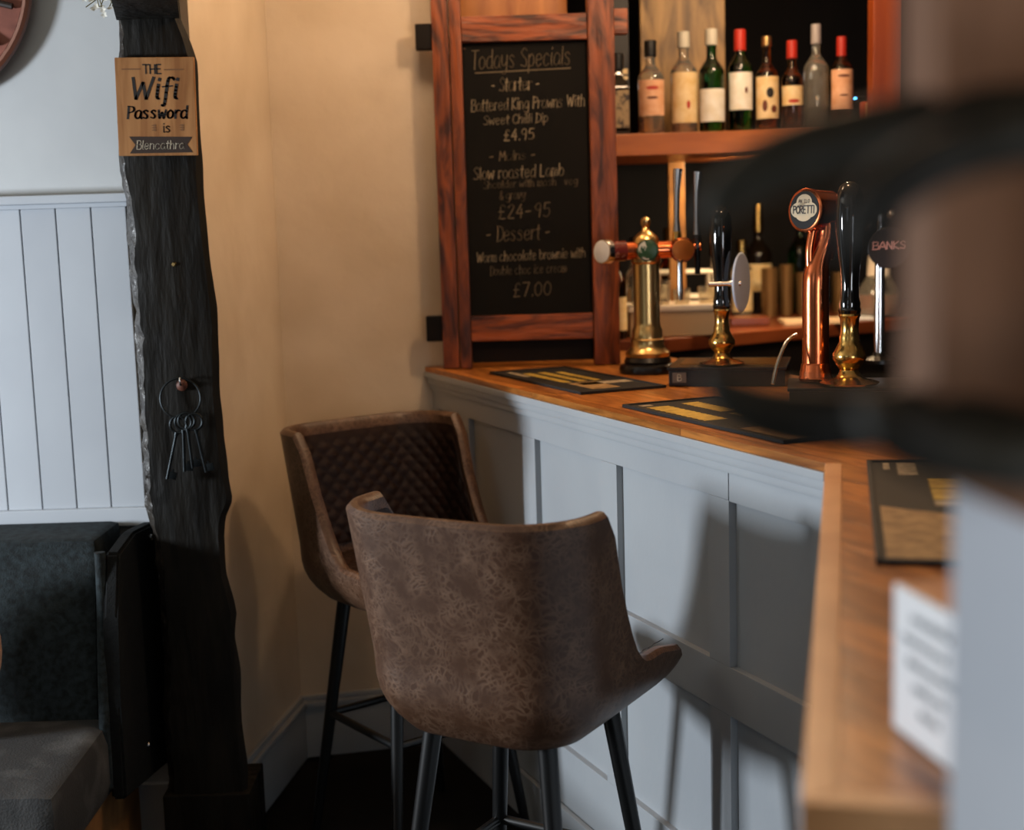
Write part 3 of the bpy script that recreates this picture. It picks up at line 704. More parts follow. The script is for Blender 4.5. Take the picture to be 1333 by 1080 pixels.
def cw(s, px0, px1, pyb, ph, th=.0032, m=chalk):
    bm = BM(); write(bm, s, bx(px0), bz(pyb), ph * .0022, width=(px1 - px0) * .0022, thick=th, y=-.0058, jit=.0006, slant=.06, rise=.02); obj('chalk_line', bm, m, cb, recalc=False)
cw("Todays Specials", 611, 743, 86, 24, .0026, dchalk)
bm = BM(); bm.faces.new([bm.verts.new((bx(x), -.0058, bz(y))) for x, y in ((616, 90), (742, 87), (742, 88.6), (616, 91.4))]); obj('chalk_underline', bm, dchalk, cb, recalc=False)
cw('-', 637, 643, 114, 14); cw('Starter', 647, 690, 115, 17, .0036); cw('-', 695, 701, 113, 14)
cw('Battered King Prawns With', 609, 760, 140, 15, .0026); cw('Sweet Chilli Dip', 625, 711, 158, 12, .0022); cw('£4.95', 651, 693, 179, 14, .0028)
cw('- Mains -', 631, 694, 205, 12, .0026, dchalk)
cw('Slow roasted Lamb', 609, 730, 229, 16, .0026, chalk); cw('Shoulder with mash, veg', 622, 748, 241, 10, .0022, dchalk); cw('& gravy', 643, 678, 256, 12, .0024, dchalk)
cw('£24-95', 640, 712, 281, 18, .0030, dchalk); cw('- Dessert -', 623, 711, 311, 20, .0030, dchalk)
cw('Warm chocolate brownie with', 610, 756, 338, 13, .0019, chalk); cw('Double choc ice cream', 627, 730, 356, 12, .0018, dchalk); cw('£7.00', 657, 710, 385, 18, .0028, dchalk)

# ------------------------------------------------------------------ bar runners (mats)
def runner(label, c, rz, L, Wd, marks):
    t = thing('bar_mat', label, 'bar mat', (c[0], c[1], 1.0705), rz, 'rubber bar mats')
    bm = BM(); add_box(bm, -L/2, L/2, -Wd/2, Wd/2, 0, .004, .001); obj('mat_base', bm, rubber, t)
    bm = BM()
    for a in ((-L/2, L/2, -Wd/2, -Wd/2 + .008), (-L/2, L/2, Wd/2 - .008, Wd/2), (-L/2, -L/2 + .008, -Wd/2, Wd/2), (L/2 - .008, L/2, -Wd/2, Wd/2)): add_box(bm, a[0], a[1], a[2], a[3], .003, .007, .001)
    obj('raised_edge', bm, rubber, t)
    for m_, x0, x1, y0, y1, fr in marks:          # printed blocks with ragged ends
        bm = BM(); n = 22; lo_ = []; hi_ = []
        for i in range(n + 1):
            x = x0 + (x1 - x0) * i / n; w_ = fr * ((i % 2) * 2 - 1) * .0016
            lo_.append(bm.verts.new((x, y0 + w_ + (y1 - y0) * .0, .0046))); hi_.append(bm.verts.new((x, y1 - w_, .0046)))
        for i in range(n): bm.faces.new((lo_[i], lo_[i+1], hi_[i+1], hi_[i]))
        obj('print_block', bm, m_, t, recalc=False)
    return t
rz1 = math.atan2(d1.y, d1.x); rz2 = math.atan2(d2.y, d2.x)
mk1 = [(gold, -.20, .07, -.060, -.035, 1), (gold, -.20, .07, -.015, .01, 1), (gold, -.18, .07, .03, .052, 1), (silver, -.26, -.12, -.085, -.068, 0), (sand, .09, .24, -.06, .02, 0), (silver, .10, .15, -.04, .105, 1)]
mk2 = [(gold, -.25, .00, -.10, -.045, 1), (gold, -.27, -.10, .0, .045, 1), (gold, -.07, .03, .0, .06, 1), (silver, .10, .125, -.03, .11, 1), (sand, .13, .30, -.10, .04, 0), (silver, -.29, -.27, -.1, -.07, 0)]
m1c_ = Vector((-.065, 3.911)) + d1 * .295 + n1 * .125
m2c_ = Vector((.251, 3.121)) + d1 * .32 + n1 * .125
m3c_ = Vector((.598, 2.307)) + d2 * .35 + n2 * .125
runner('black and gold bar mat in front of the chalkboard', m1c_, rz1, .59, .24, mk1)
runner('black and gold bar mat in front of the dark pump block', m2c_, rz1, .64, .25, mk2)
mk3 = [(silver, -.33, -.22, -.078, -.048, 1), (silver, -.33, -.27, -.100, -.090, 0), (gold, -.19, -.115, -.035, .02, 1), (gold, -.11, -.03, -.035, .02, 1), (silver, -.022, .012, -.035, .09, 1)]
m3 = runner('black bar mat at the bend of the bar, sand coloured print at its near end', m3c_, rz2, .70, .25, mk3)
bm = BM(); cs = [(-.0, -.112), (.335, -.112), (.335, .112), (.12, .112), (.07, .03), (.02, -.08)]
bm.faces.new([bm.verts.new((x + .02 if x < .3 else x, y, .0046)) for x, y in cs[::1]]); obj('print_block', bm, sand, m3)

# ------------------------------------------------------------------ font, pumps, copper tap
def lath(name, prof, m, parent, c=(0, 0, 0), seg=32, label=None, mtx=None):
    bm = BM(); add_lathe(bm, prof, seg, c, mtx=mtx); return obj(name, bm, m, parent, label=label)
MX = Matrix.Rotation(R(90), 4, 'Y')
ft = thing('beer_font', 'brass T-shaped beer font beside the chalkboard', 'beer tap', (.382, 3.83, 1.071))
lath('base', [(.078, 0), (.080, .012), (.076, .022), (.064, .027), (.066, .032), (.060, .044), (.045, .05)], blackw, ft)
lath('column', [(.060, .045), (.062, .056), (.052, .066), (.046, .076), (.047, .092), (.043, .096), (.0415, .12), (.0375, .126), (.036, .14), (.036, .30), (.041, .306), (.041, .316), (.036, .322), (.038, .35), (.034, .372), (.022, .384), (.012, .392), (.009, .40), (.014, .408), (.014, .420), (.008, .427), (.0001, .43)], mat('aged_brass', 'b58e50', .3, 1), ft)
bm = BM(); add_tube(bm, [(-.105, -.03, .338), (-.04, -.01, .338), (.03, 0, .338), (.10, .0, .338)], .024, 20); obj('crossbar', bm, copper, ft)
bm = BM(); add_tube(bm, [(-.115, -.034, .338), (-.06, -.02, .338)], .028, 20); obj('sleeve', bm, mat('maroon_sleeve', '5a1a14', .25, c2='8a5a50', scale=60, lo=.6, hi=.65), ft)
def lens(parent, c, aim, r, name='badge', body=chrome, face=card, dep=.022, lab=None, txt=None, tc=blk):
    q = Vector(aim).normalized().to_track_quat('Z', 'Y').to_matrix().to_4x4(); M = Matrix.Translation(c) @ q
    o = lath(name, [(r * .9, -dep), (r, -dep + .003), (r, 0), (r * .93, .004), (r * .90, .004)], body, parent, mtx=M, label=lab)
    bm = BM(); add_lathe(bm, [(r * .89, .0035), (r * .80, .0055), (.0001, .007)], 28, mtx=M); obj('badge_face', bm, face, o)
    if txt:
        bm = BM(); h = r * .42; wd = r * 1.35
        write(bm, txt, -wd / 2, -h / 2, h, width=wd, thick=r * .07, y=0, fn=lambda x, y, z: M @ Vector((x, z, .0078))); obj('badge_lettering', bm, tc, o, recalc=False)
    return o
lens(ft, (-.122, -.040, .338), (-.75, -.66, .05), .034, lab='round silver badge at the left tap')
lens(ft, (.0, -.045, .338), (-.15, -1, 0), .030, body=mat('green_badge', '1c3a24', .3), face=mat('green_face', '24442c', .35, c2='b8b8b0', scale=50, lo=.55, hi=.6), lab='dark green oval badge on the column')
lens(ft, (.098, -.032, .336), (.1, -1, 0), .034, body=copper, face=mat('copper_face', 'b06a34', .3, .7), lab='round copper badge at the right tap')
for x, z0 in ((.085, .40), (.140, .39)):
    bm = BM(); add_tube(bm, [(x, -.005, z0 - .03), (x, -.004, z0 + .02), (x + .002, .0, z0 + .10), (x + .006, .004, z0 + .155)], [.013, .008, .009, .0135], 14); o = obj('lever', bm, chrome, ft)
    lath('lever_collar', [(.011, 0), (.014, .008), (.012, .03), (.008, .036)], brass if x < .1 else blackc, o, c=(x, -.005, z0 - .065 + .02))
lath('spout', [(.006, 0), (.008, .03), (.007, .10), (.010, .11)], chrome, ft, c=(.088, -.04, .20)); lath('spout', [(.008, 0), (.009, .09)], blackg, ft, c=(.140, -.01, .27))
bm = BM(); add_tube(bm, [(.09, 0, .338), (.15, -.005, .345)], .014, 14); obj('crossbar_end', bm, copper, ft)

def block(label, cx, cy, rz, wx, wy, z1=1.12):
    t = thing('pump_block', label, 'pump base', (cx, cy, 1.071), rz)
    bm = BM(); add_box(bm, -wx/2, wx/2, -wy/2, wy/2, 0, z1 - 1.071 - .006, .004); add_box(bm, -wx/2 - .004, wx/2 + .004, -wy/2 - .004, wy/2 + .004, z1 - 1.079, z1 - 1.071, .003); obj('casing', bm, blackw if wx < .3 else mat('dark_brown_block', '2a1a12', .3), t)
    return t
b1 = block('long dark brown pump block under the oval-badged hand pump', .570, 3.565, R(-14), .29, .25)
bm = BM(); add_box(bm, -.125, .125, -.06, .085, .0475, .0515, .002); obj('brass_plate', bm, mat('worn_brass_plate', '8a6638', .3, .9), b1)
bm = BM(); add_box(bm, -.135, -.10, -.127, -.1245, .010, .036, .001); obj('maker_plate', bm, mat('dull_plate', '4a3a2e', .4), b1)
bm = BM(); write(bm, 'B', -.1235, .0155, .015, width=.012, thick=.002, y=-.1278); obj('plate_lettering', bm, silver, b1, recalc=False)
HP = [(.056, 0), (.058, .003), (.046, .007), (.030, .011), (.022, .018), (.0185, .028), (.026, .038), (.033, .050), (.033, .060), (.026, .072), (.020, .084), (.0205, .092), (.0185, .098), (.0175, .110), (.019, .130), (.0215, .135), (.020, .140)]
HH = [(.020, .138), (.0225, .146), (.020, .152), (.0215, .158), (.0185, .168), (.0175, .195), (.019, .225), (.024, .265), (.0275, .300), (.0285, .335), (.026, .368), (.019, .388), (.009, .395), (.0001, .397)]
def pump(label, x, y, rz=0, sc=1.0):
    t = thing('hand_pump', label, 'hand pump', (x, y, 1.1235), rz, 'hand pumps')
    lath('pump_stem', [(r * sc, z * sc) for r, z in HP], brass, t, label='polished turned brass stem'); lath('handle', [(r * sc, z * sc) for r, z in HH], blackg, t, label='glossy black handle'); return t
p1 = pump('black and brass hand pump with a white oval clip', .538, 3.50)
lath('handle_cap', [(.012, .393), (.011, .399), (.0001, .402)], brass, p1)
Mo = Matrix.Translation((.048, -.012, .205)) @ Matrix.Rotation(R(50), 4, 'Z')
bm = BM(); add_lathe(bm, [(.040, -.003), (.042, 0), (.040, .003), (.0001, .0035)], 40, mtx=Mo @ Matrix.Rotation(R(90), 4, 'X') @ Matrix.Scale(1.8, 4, (0, 1, 0))); o = obj('pump_clip', bm, mat('white_clip', 'b4bfd0', .3), p1, label='white oval pump clip')
bm = BM(); add_tube(bm, [(-.035, -.020, .203), (.045, -.022, .203)], .007, 10); obj('clip_bar', bm, chrome, p1)
b2_ = block('black pump block carrying the copper tap', .755, 3.045, R(-12), .27, .19)
p2 = pump('black and brass hand pump right of the copper tap', .7395, 3.002, 0, 1.1)
for i in range(10):
    a = 2 * math.pi * i / 10; bm = BM(); add_tube(bm, [(.030 * math.cos(a), .030 * math.sin(a), .055), (.0315 * math.cos(a), .0315 * math.sin(a), .066), (.024 * math.cos(a), .024 * math.sin(a), .082)], .0035, 6); obj('flute', bm, brass, p2)
ct = thing('copper_tap', 'tall polished copper beer tap with a round badge head', 'beer tap', (.683, 3.08, 1.1235))
lath('base_ring', [(.036, 0), (.038, .006), (.035, .012), (.035, .020), (.033, .024), (.032, .036), (.0295, .040)], copper, ct)
pth = smooth([(0, 0, .03), (0, 0, .12), (0, 0, .21), (.004, 0, .255), (.018, 0, .295), (.026, 0, .320), (.028, 0, .350)], 8)
bm = BM(); add_tube(bm, pth, [.0295 - .008 * sstep(.22, .3, p[2]) for p in pth], 28); obj('column', bm, copper, ct)
bm = BM(); add_tube(bm, smooth([(-.012, -.005, .235), (-.014, -.004, .29), (-.004, -.003, .345)], 6), .010, 14); obj('front_rib', bm, copper, ct)
bm = BM(); add_tube(bm, smooth([(.03, .004, .27), (.042, .004, .315), (.045, .0, .352)], 5), [.011] * 11, 12); obj('back_rib', bm, copper, ct)
lath('knob', [(.0001, 0), (.009, .003), (.011, .012), (.007, .020), (.0001, .022)], copper, ct, c=(.048, -.002, .345))
M = Matrix.Translation((-.022, -.012, .378)) @ Vector((-.80, -.60, .06)).normalized().to_track_quat('Z', 'Y').to_matrix().to_4x4()
hd = lath('tap_head', [(.040, -.075), (.0455, -.070), (.0455, -.004), (.048, -.002), (.048, .006), (.044, .008)], copper, ct, mtx=M)
bm = BM(); add_lathe(bm, [(.043, .006), (.041, .009), (.0001, .0095)], 36, mtx=M); obj('badge', bm, mat('badge_black', '0c0a09', .5, spec=.2), hd, label='round black and cream badge')
bm = BM()
for cx, cy, r in ((0, .017, .022), (-.016, .0, .021), (.016, .0, .021), (0, -.004, .026)):
    vs = [bm.verts.new(M @ Vector((cx + r * math.cos(a), cy + r * .8 * math.sin(a), .0100 + cx * .001))) for a in [2 * math.pi * i / 24 for i in range(24)]]; bm.faces.new(vs)
obj('badge_shield', bm, mat('badge_cream', 'b0a68f', .6, spec=.2), hd, recalc=False)
bm = BM(); write(bm, 'PORETTI', -.031, -.007, .016, width=.062, thick=.0028, fn=lambda x, y, z: M @ Vector((x, z, .0106))); write(bm, 'ANGELO', -.016, .016, .007, width=.032, thick=.0012, fn=lambda x, y, z: M @ Vector((x, z, .0106))); obj('badge_lettering', bm, mat('badge_ink', '2c241c', .5), hd, recalc=False)
bm = BM(); add_tube(bm, smooth([(.575, 3.02, 1.125), (.59, 3.04, 1.17), (.615, 3.06, 1.215), (.640, 3.075, 1.228)], 6), .0042, 10); tag(obj('steel_hose', bm, chrome), 'thin curved steel pipe left of the copper tap', 'pipe')

# ------------------------------------------------------------------ back bar: shelf, bottles, lower counter
bm = BM(); add_box(bm, .30, 1.126, 4.38, 5.02, 1.690, 1.758, .004); tag(obj('upper_shelf', bm, shelfw), 'orange wood shelf carrying the row of spirit bottles', 'shelf')
bm = BM(); add_box(bm, 1.128, 1.215, 4.30, 4.37, 1.62, 2.58, .005); struct('trim_3', bm, mat('orange_red_jamb', '8a3f16', .4, c2='6e2c0e', scale=6, stretch=(2, 2, .3)))
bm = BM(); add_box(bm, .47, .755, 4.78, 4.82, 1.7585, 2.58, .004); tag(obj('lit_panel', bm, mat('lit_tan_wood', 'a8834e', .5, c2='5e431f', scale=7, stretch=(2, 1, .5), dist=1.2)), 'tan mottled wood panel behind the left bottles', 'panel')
bm = BM(); add_box(bm, .568, .625, 4.87, 4.91, 1.101, 1.689, .004); tag(obj('shelf_upright', bm, mat('brassy_upright', '9a6a2e', .4, c2='6a4418', scale=8)), 'narrow tan upright under the bottle shelf', 'shelf support')
bm = BM(); add_box(bm, .325, .405, 4.50, 4.53, 1.76, 2.58, .002); pb = tag(obj('black_sign_board', bm, mat('black_board_strip', '0c0a08', .5)), 'narrow black board with pale print between chalkboard and bottles', 'sign')
bm = BM()
for x0, x1, z0, z1 in ((.338, .40, 1.935, 1.945), (.338, .40, 1.952, 1.968), (.33, .342, 2.0, 2.05)): add_box(bm, x0, x1, 4.497, 4.5, z0, z1)
obj('print_block', bm, lab_c, pb, world=False)
bc = [(.10, 4.52), (.40, 4.52), (.521, 4.558), (1.46, 5.159), (1.9, 5.5), (1.9, 6.15), (.10, 6.15)]
bm = BM(); add_prism(bm, bc, 1.055, 1.10, .004); bct = tag(obj('back_counter', bm, cwood), 'cherry wood back counter crowded with glassware behind the bar', 'counter')
bm = BM(); add_prism(bm, [(x + .0 if x < .2 or y > 6 else x + .03, y + (.03 if y < 6 else 0)) for x, y in bc], FZ, 1.054); obj('cabinet', bm, dwood, bct, world=False)

def bottle(label, x, y, z, H, r, gm, cap, capm, lab, lz0, lz1, liquid=None, fill=.5, shoulder=.6, neck=.014, square=False, marks=(), lab_ang=0, sxx=1, group='spirit bottles on the upper shelf', capH=.05):
    t = thing('bottle', label, 'bottle', (x, y, z), 0, group)
    hb = H * shoulder; hs = H * .13
    prof = [(r * .9, 0), (r, .006), (r, hb * .96)] + [(r + (neck - r) * sstep(0, 1, k / 6), hb * .96 + (hs + .01) * k / 6) for k in range(1, 7)] + [(neck, H - capH * .6), (neck * 1.12, H - .012), (neck * 1.12, H - .004)]
    bm = BM(); add_lathe(bm, prof, 36 if not square else 4, mtx=Matrix.Rotation(R(45), 4, 'Z') if square else None)
    if square:
        for v in bm.verts: v.co.x *= 1.25; v.co.y *= 1.25
        bmesh.ops.bevel(bm, geom=[e for e in bm.edges if abs((e.verts[0].co - e.verts[1].co).normalized().z) > .5], offset=r * .2, segments=3, affect='EDGES')
    obj('glass', bm, gm, t)
    if liquid:
        hf = hb * fill; lath('liquid', [(r * .84, .008), (r * .90, .012), (r * .90, hf), (.0001, hf)], liquid, t)
    if cap: lath('cap', [(neck * 1.22, H - capH), (neck * 1.3, H - capH + .002), (neck * 1.28, H - .002), (neck * 1.1, H)], capm, t)
    if lab:
        bm = BM(); span = 1.25
        def fl_(u, v):
            a = -math.pi / 2 + (2 * u - 1) * span + lab_ang; rr = r + .0008
            p = Vector((rr * math.cos(a), rr * math.sin(a), lz0 + (lz1 - lz0) * v))
            return p
        if square: add_box(bm, -r * .82, r * .82, -r * .91, -r * .885, lz0, lz1)
        else: add_grid(bm, fl_, 16, 3)
        obj('paper_label', bm, lab, t, recalc=False)
        for mm, a0, zc, wr, hr in marks:
            bm = BM(); rr = r + .0014
            add_grid(bm, lambda u, v: (rr * math.cos(-math.pi / 2 + a0 + v * math.cos(6.2832 * u) * wr / r), rr * math.sin(-math.pi / 2 + a0 + v * math.cos(6.2832 * u) * wr / r), zc + v * hr * math.sin(6.2832 * u)), 16, 4)
            obj('label_emblem', bm, mm, t, recalc=False)
    return t
SY = 4.45; SZ = 1.759
bottle('dark square bottle with an arched label, leftmost beside the chalkboard', .365, 4.44, SZ, .25, .036, glassd, True, blackc, mat('arched_label', '8a7350', .5, c2='2a1c10', scale=45, lo=.5, hi=.6), .02, .135, square=True)
bottle('clear bottle with a black cap and pale red-lettered label', .468, SY, SZ, .288, .0415, glassc, True, blackc, lab_p, .055, .165, amber, .3, .62, .015, marks=((rmark, 0, .140, .020, .006), (dmark, 0, .11, .018, .004)))
bottle('clear broad bottle with a white cap over a red band', .572, SY, SZ, .312, .0415, glassc, True, whitec, lab_c, .030, .185, amber, .25, .62, .015, marks=((rmark, .2, .085, .006, .013),))
bottle('green bottle with a pale cap and low white label', .656, 4.43, SZ, .315, .0395, glassg, True, whitec, lab_w, .030, .130, None, .5, .60, .015)
bottle('green bottle with a red cap and tall cream label', .749, SY, SZ, .313, .0375, glassg, True, redc, lab_w, .065, .180, None, .5, .64, .0145, marks=((dmark, .35, .125, .005, .010),), capH=.065)
bottle('amber bottle with a gold neck and dark blotched label', .833, SY, SZ, .290, .036, glassb, True, dbrass, lab_c, .035, .165, amber, .7, .60, .012, marks=((blk, .1, .115, .012, .016), (dmark, .45, .065, .010, .012), (dmark, -.35, .075, .008, .018)), capH=.03)
bottle('shorter brown bottle with a red cap and cream band label', .914, 4.46, SZ, .276, .034, glassb, True, redc, lab_c, .075, .135, amber, .8, .58, .013, marks=((rmark, 0, .088, .018, .006),), capH=.055)
bottle('tallest clear bottle with a slim neck, nearly empty', .992, 4.47, SZ, .325, .0385, glassc, True, mat('grey_cap', '8a8280', .4), None, 0, 0, mat('grey_spirit', '6a6258', .1, trans=.8), .35, .60, .012, capH=.06)
bottle('brown bottle with a red cap and tall tan label, rightmost of the row', 1.068, SY, SZ, .282, .035, glassb, True, redc, lab_p, .055, .180, amber, .8, .66, .012, marks=((dmark, 0, .16, .02, .004), (dmark, 0, .10, .014, .003)), capH=.06)
# white band under the red band of bottle 3, blue stand-by lamp and orange box
t = thing('router', 'small black device with a glowing blue light by the orange jamb', 'device', (1.125, 4.50, SZ))
bm = BM(); add_box(bm, -.022, .03, -.02, .04, 0, .10, .008); obj('case', bm, blackc, t)
bm = BM(); add_lathe(bm, [(.004, 0), (.004, .002), (.0001, .003)], 12, mtx=Matrix.Translation((-.006, -.020, .093)) @ Matrix.Rotation(R(90), 4, 'X')); obj('indicator_light', bm, mat('blue_led', '6ab8ff', .3, emit='58b4ff', estr=9), t, label='glowing blue indicator')
bm = BM(); add_box(bm, 1.118, 1.165, 4.39, 4.42, SZ, SZ + .075, .003); o = tag(obj('small_carton', bm, mat('orange_card', 'b4502c', .5)), 'small orange carton at the right end of the bottle shelf', 'carton')
bm = BM(); add_box(bm, 1.130, 1.142, 4.3885, 4.3905, SZ + .01, SZ + .07); obj('pale_stripe', bm, lab_c, o)

# things on the back counter
BZ = 1.101
cyl = mat('brushed_tan_steel', 'a8895e', .35, .8, c2='7a5a34', scale=40, stretch=(4, 4, .1))
t0 = None
for i, (x, y, r, h, lab_) in enumerate(((1.025, 5.44, .033, .19, 'brushed metal shaker tin, leftmost of the four'), (1.098, 5.47, .026, .20, 'slim brushed metal shaker tin, second from left'), (1.172, 5.49, .034, .165, 'stout brushed metal shaker tin behind the copper tap'), (1.335, 5.58, .033, .16, 'brushed metal shaker tin just right of the copper tap'))):
    t = thing('shaker_tin', lab_, 'shaker tin', (x, y, BZ), 0, 'metal shaker tins')
    lath('cup', [(r * .88, 0), (r * .9, .003), (r, h - .004), (r * 1.05, h), (r * .95, h), (r * .80, .01)], cyl, t)
bottle('dark bottle with a gold neck behind the shaker tins', 1.02, 5.66, BZ, .45, .055, glassd, True, brass, lab_c, .09, .2, None, .5, .55, .017, group='bottles on the back counter', capH=.12)
bottle('green bottle with a bright stopper behind the copper tap', 1.20, 5.70, BZ, .46, .05, glassg, True, chrome, None, 0, 0, None, .5, .55, .016, group='bottles on the back counter', capH=.05)
bottle('pale stoppered bottle between chalkboard post and brass font', .357, 4.605, BZ, .315, .036, mat('pale_amber_glass', 'd8b070', .05, trans=1), True, mat('tan_cap', 'b0794a', .5), lab_c, .03, .14, None, .5, .60, .015, group='bottles on the back counter')
bottle('small clear bottle with a black cap behind the brass font', .462, 5.02, BZ, .33, .034, glassc, True, blackc, lab_c, .05, .15, amber, .6, .6, .015, group='bottles on the back counter')
bottle('small bottle with a brass cap behind the upright levers', .60, 5.17, BZ, .36, .036, glassb, True, brass, lab_w, .05, .15, amber, .6, .6, .015, group='bottles on the back counter')
bottle('clear bottle behind the oval-badged hand pump', .775, 5.20, BZ, .30, .036, glassc, True, brass, lab_c, .05, .15, amber, .5, .6, .015, group='bottles on the back counter')
bottle('pale bottle with a cream label left of the shaker tins', .93, 5.52, BZ, .30, .042, glassc, True, brass, lab_c, .02, .18, amber, .5, .62, .016, group='bottles on the back counter')
# tray / ice caddy with white rim
t = thing('ice_caddy', 'tan metal caddy with a white rim behind the brass font', 'caddy', (.53, 4.74, BZ))
bm = BM(); add_box(bm, -.125, .20, -.10, .10, 0, .085, .004); obj('tub', bm, mat('tan_metal_tub', 'b09066', .45, .2), t)
bm = BM(); add_box(bm, -.13, .21, -.11, -.09, .085, .105, .004); add_box(bm, -.13, .21, .09, .11, .085, .105, .004); add_box(bm, -.13, -.11, -.09, .09, .085, .105, .004); add_box(bm, .19, .21, -.09, .09, .085, .105, .004); obj('rim', bm, mat('white_rim', 'd8cbb8', .4), t, label='white rolled rim')
# wire glass rack
t = thing('glass_rack', 'white wire rack holding upturned glasses behind the font', 'rack', (.63, 5.02, BZ))
wr = mat('white_wire', 'c8bda8', .4)
for x in (-.09, .11):
    for y in (-.05, .1): bm = BM(); add_tube(bm, [(x, y, 0), (x, y, .20)], .005, 8); obj('upright', bm, wr, t)
for z in (.20, .11):
    for y in (-.05, .1): bm = BM(); add_tube(bm, [(-.09, y, z), (.11, y, z)], .006, 8); obj('rail', bm, wr, t)
    for x in (-.09, .11): bm = BM(); add_tube(bm, [(x, -.05, z), (x, .1, z)], .006, 8); obj('rail', bm, wr, t)
def tumbler(x, y, z, r, h, lab_, m=glassc):
    bm = BM(); add_lathe(bm, [(r * .8, 0), (r * .82, .004), (r, h), (r * .94, h), (r * .76, .008), (.0001, .008)], 28, mtx=Matrix.Translation((x, y, z))); return tag(obj('drinking_glass', bm, m), lab_, 'glass', 'glasses on the back counter')
tumbler(.445, 4.66, BZ + .0855, .035, .09, 'clear glass on the caddy left of the brass font'); tumbler(.52, 4.70, BZ + .0855, .032, .10, 'clear glass on the caddy right of the brass font column')
tumbler(.59, 4.72, BZ + .0855, .030, .07, 'small clear glass on the caddy under the chrome lever'); tumbler(.68, 4.74, BZ + .0855, .032, .075, 'clear glass at the right end of the caddy')
for i, (x, y, lab_) in enumerate(((.60, 5.03, 'small gold-rimmed glass in the white rack, left'), (.66, 5.03, 'small gold-rimmed glass in the white rack, right'))):
    bm = BM(); add_lathe(bm, [(.022, 0), (.004, .004), (.004, .03), (.02, .05), (.022, .09), (.020, .09)], 24, mtx=Matrix.Translation((x, y, BZ + .001))); tag(obj('stem_glass', bm, mat('gold_glass', 'd8b27a', .06, trans=.6)), lab_, 'glass', 'small stem glasses')
# trays of paper
bm = BM(); add_box(bm, .99, 1.22, 4.97, 5.10, BZ, BZ + .016, .003); tag(obj('bar_tray', bm, mat('cream_tray', 'c9ab86', .4)), 'flat cream tray on the back counter by the copper tap', 'tray')
bm = BM(); add_box(bm, 1.245, 1.36, 5.12, 5.24, BZ, BZ + .008, .002); tag(obj('paper_stack', bm, card), 'thin stack of white paper right of the copper tap', 'paper')
bm = BM(); add_box(bm, .80, .94, 4.98, 5.12, BZ, BZ + .03, .004); tag(obj('wooden_block', bm, cwood), 'low reddish wooden block left of the cream tray', 'block')
# round jug with pink contents
t = thing('glass_jug', 'round clear jar of pink liquid right of the second hand pump', 'jar', (1.405, 5.25, BZ))
lath('jar_body', [(.05, 0), (.078, .008), (.088, .05), (.085, .09), (.055, .14), (.038, .17), (.038, .235), (.042, .24), (.036, .24), (.034, .17), (.05, .14), (.080, .09), (.083, .05), (.072, .013), (.0001, .012)], glassc, t)
lath('pink_liquid', [(.070, .014), (.082, .05), (.077, .085), (.0001, .086)], mat('pink_drink', 'b0604c', .2, trans=.3), t, label='pink liquid')
lath('collar', [(.043, .15), (.045, .16), (.043, .235), (.040, .24)], mat('frosted_collar', 'cdbfae', .5), t)
lath('chrome_knob', [(.0001, .0), (.018, .008), (.022, .025), (.014, .042), (.0001, .045)], chrome, t, c=(-.02, -.09, .11))
lath('tap_pin', [(.006, 0), (.006, .06)], chrome, t, c=(-.02, -.09, .06))
# second font with dark round sign, seen past the pump
t = thing('beer_font', 'chrome beer font with a dark round lettered sign, at the right by the timber', 'beer tap', (1.045, 3.90, 1.071))
bm = BM(); add_tube(bm, [(0, 0, 0), (0, 0, .30), (0, 0, .42)], [.016, .014, .010], 14); obj('column', bm, chrome, t)
for x, z in ((0, .43), (-.035, .37), (.03, .40)): lath('finial', [(.0001, 0), (.012, .006), (.016, .016), (.012, .028), (.0001, .034)], chrome, t, c=(x, -.01, z))
M = Matrix.Translation((.012, -.05, .325)) @ Vector((-.25, -1, .05)).normalized().to_track_quat('Z', 'Y').to_matrix().to_4x4()
o = lath('round_sign', [(.055, -.006), (.058, -.003), (.058, .002), (.055, .004)], mat('dark_sign', '1c1210', .4), t, mtx=M, label='dark round sign with pale lettering')
bm = BM(); write(bm, 'BANKS', -.046, -.004, .020, width=.094, thick=.004, fn=lambda x, y, z: M @ Vector((x, z, .0055))); obj('sign_lettering', bm, mat('pink_letters', 'c08a80', .5), o, recalc=False)
# base block so the worktop carries it
bm = BM(); add_lathe(bm, [(.05, 0), (.05, .01), (.02, .02), (.016, .03)], 24); obj('base', bm, blackw, t)

# ------------------------------------------------------------------ block on the near worktop
cbx = thing('menu_block', 'white faced wooden block with grey lettering on the near worktop', 'sign', (.309, 1.093, 1.0712), 0)
fx = Vector((.052, -.30)).normalized(); fn_ = Vector((-fx.y, fx.x))   # along the face towards the viewer / into the block
bm = BM(); add_prism(bm, [(0, 0), (fx.x * .125, fx.y * .125), (fx.x * .125 + fn_.x * .10, fx.y * .125 + fn_.y * .10), (fn_.x * .10, fn_.y * .10)], 0, .122, .002); obj('block', bm, mat('block_wood', 'c98a5c', .5, c2='b06e42', scale=9), cbx)
bm = BM(); add_prism(bm, [(-fn_.x * .003, -fn_.y * .003), (fx.x * .125 - fn_.x * .003, fx.y * .125 - fn_.y * .003), (fx.x * .125, fx.y * .125), (0, 0)], .001, .1215); obj('white_face', bm, card, cbx, label='white front face')
bm = BM()
for rI, (a0, a1) in enumerate(((.032, .092), (.018, .088), (.026, .098), (.036, .086), (.048, .078))):
    z = .098 - rI * .0185; x = a0
    while x < a1:
        w_ = rnd.uniform(.004, .008); h_ = rnd.uniform(.005, .008); q = [(x, z), (x + w_, z), (x + w_, z + h_), (x, z + h_)]
        bm.faces.new([bm.verts.new((fx.x * a - fn_.x * .0036, fx.y * a - fn_.y * .0036, b)) for a, b in q]); x += w_ + .0025
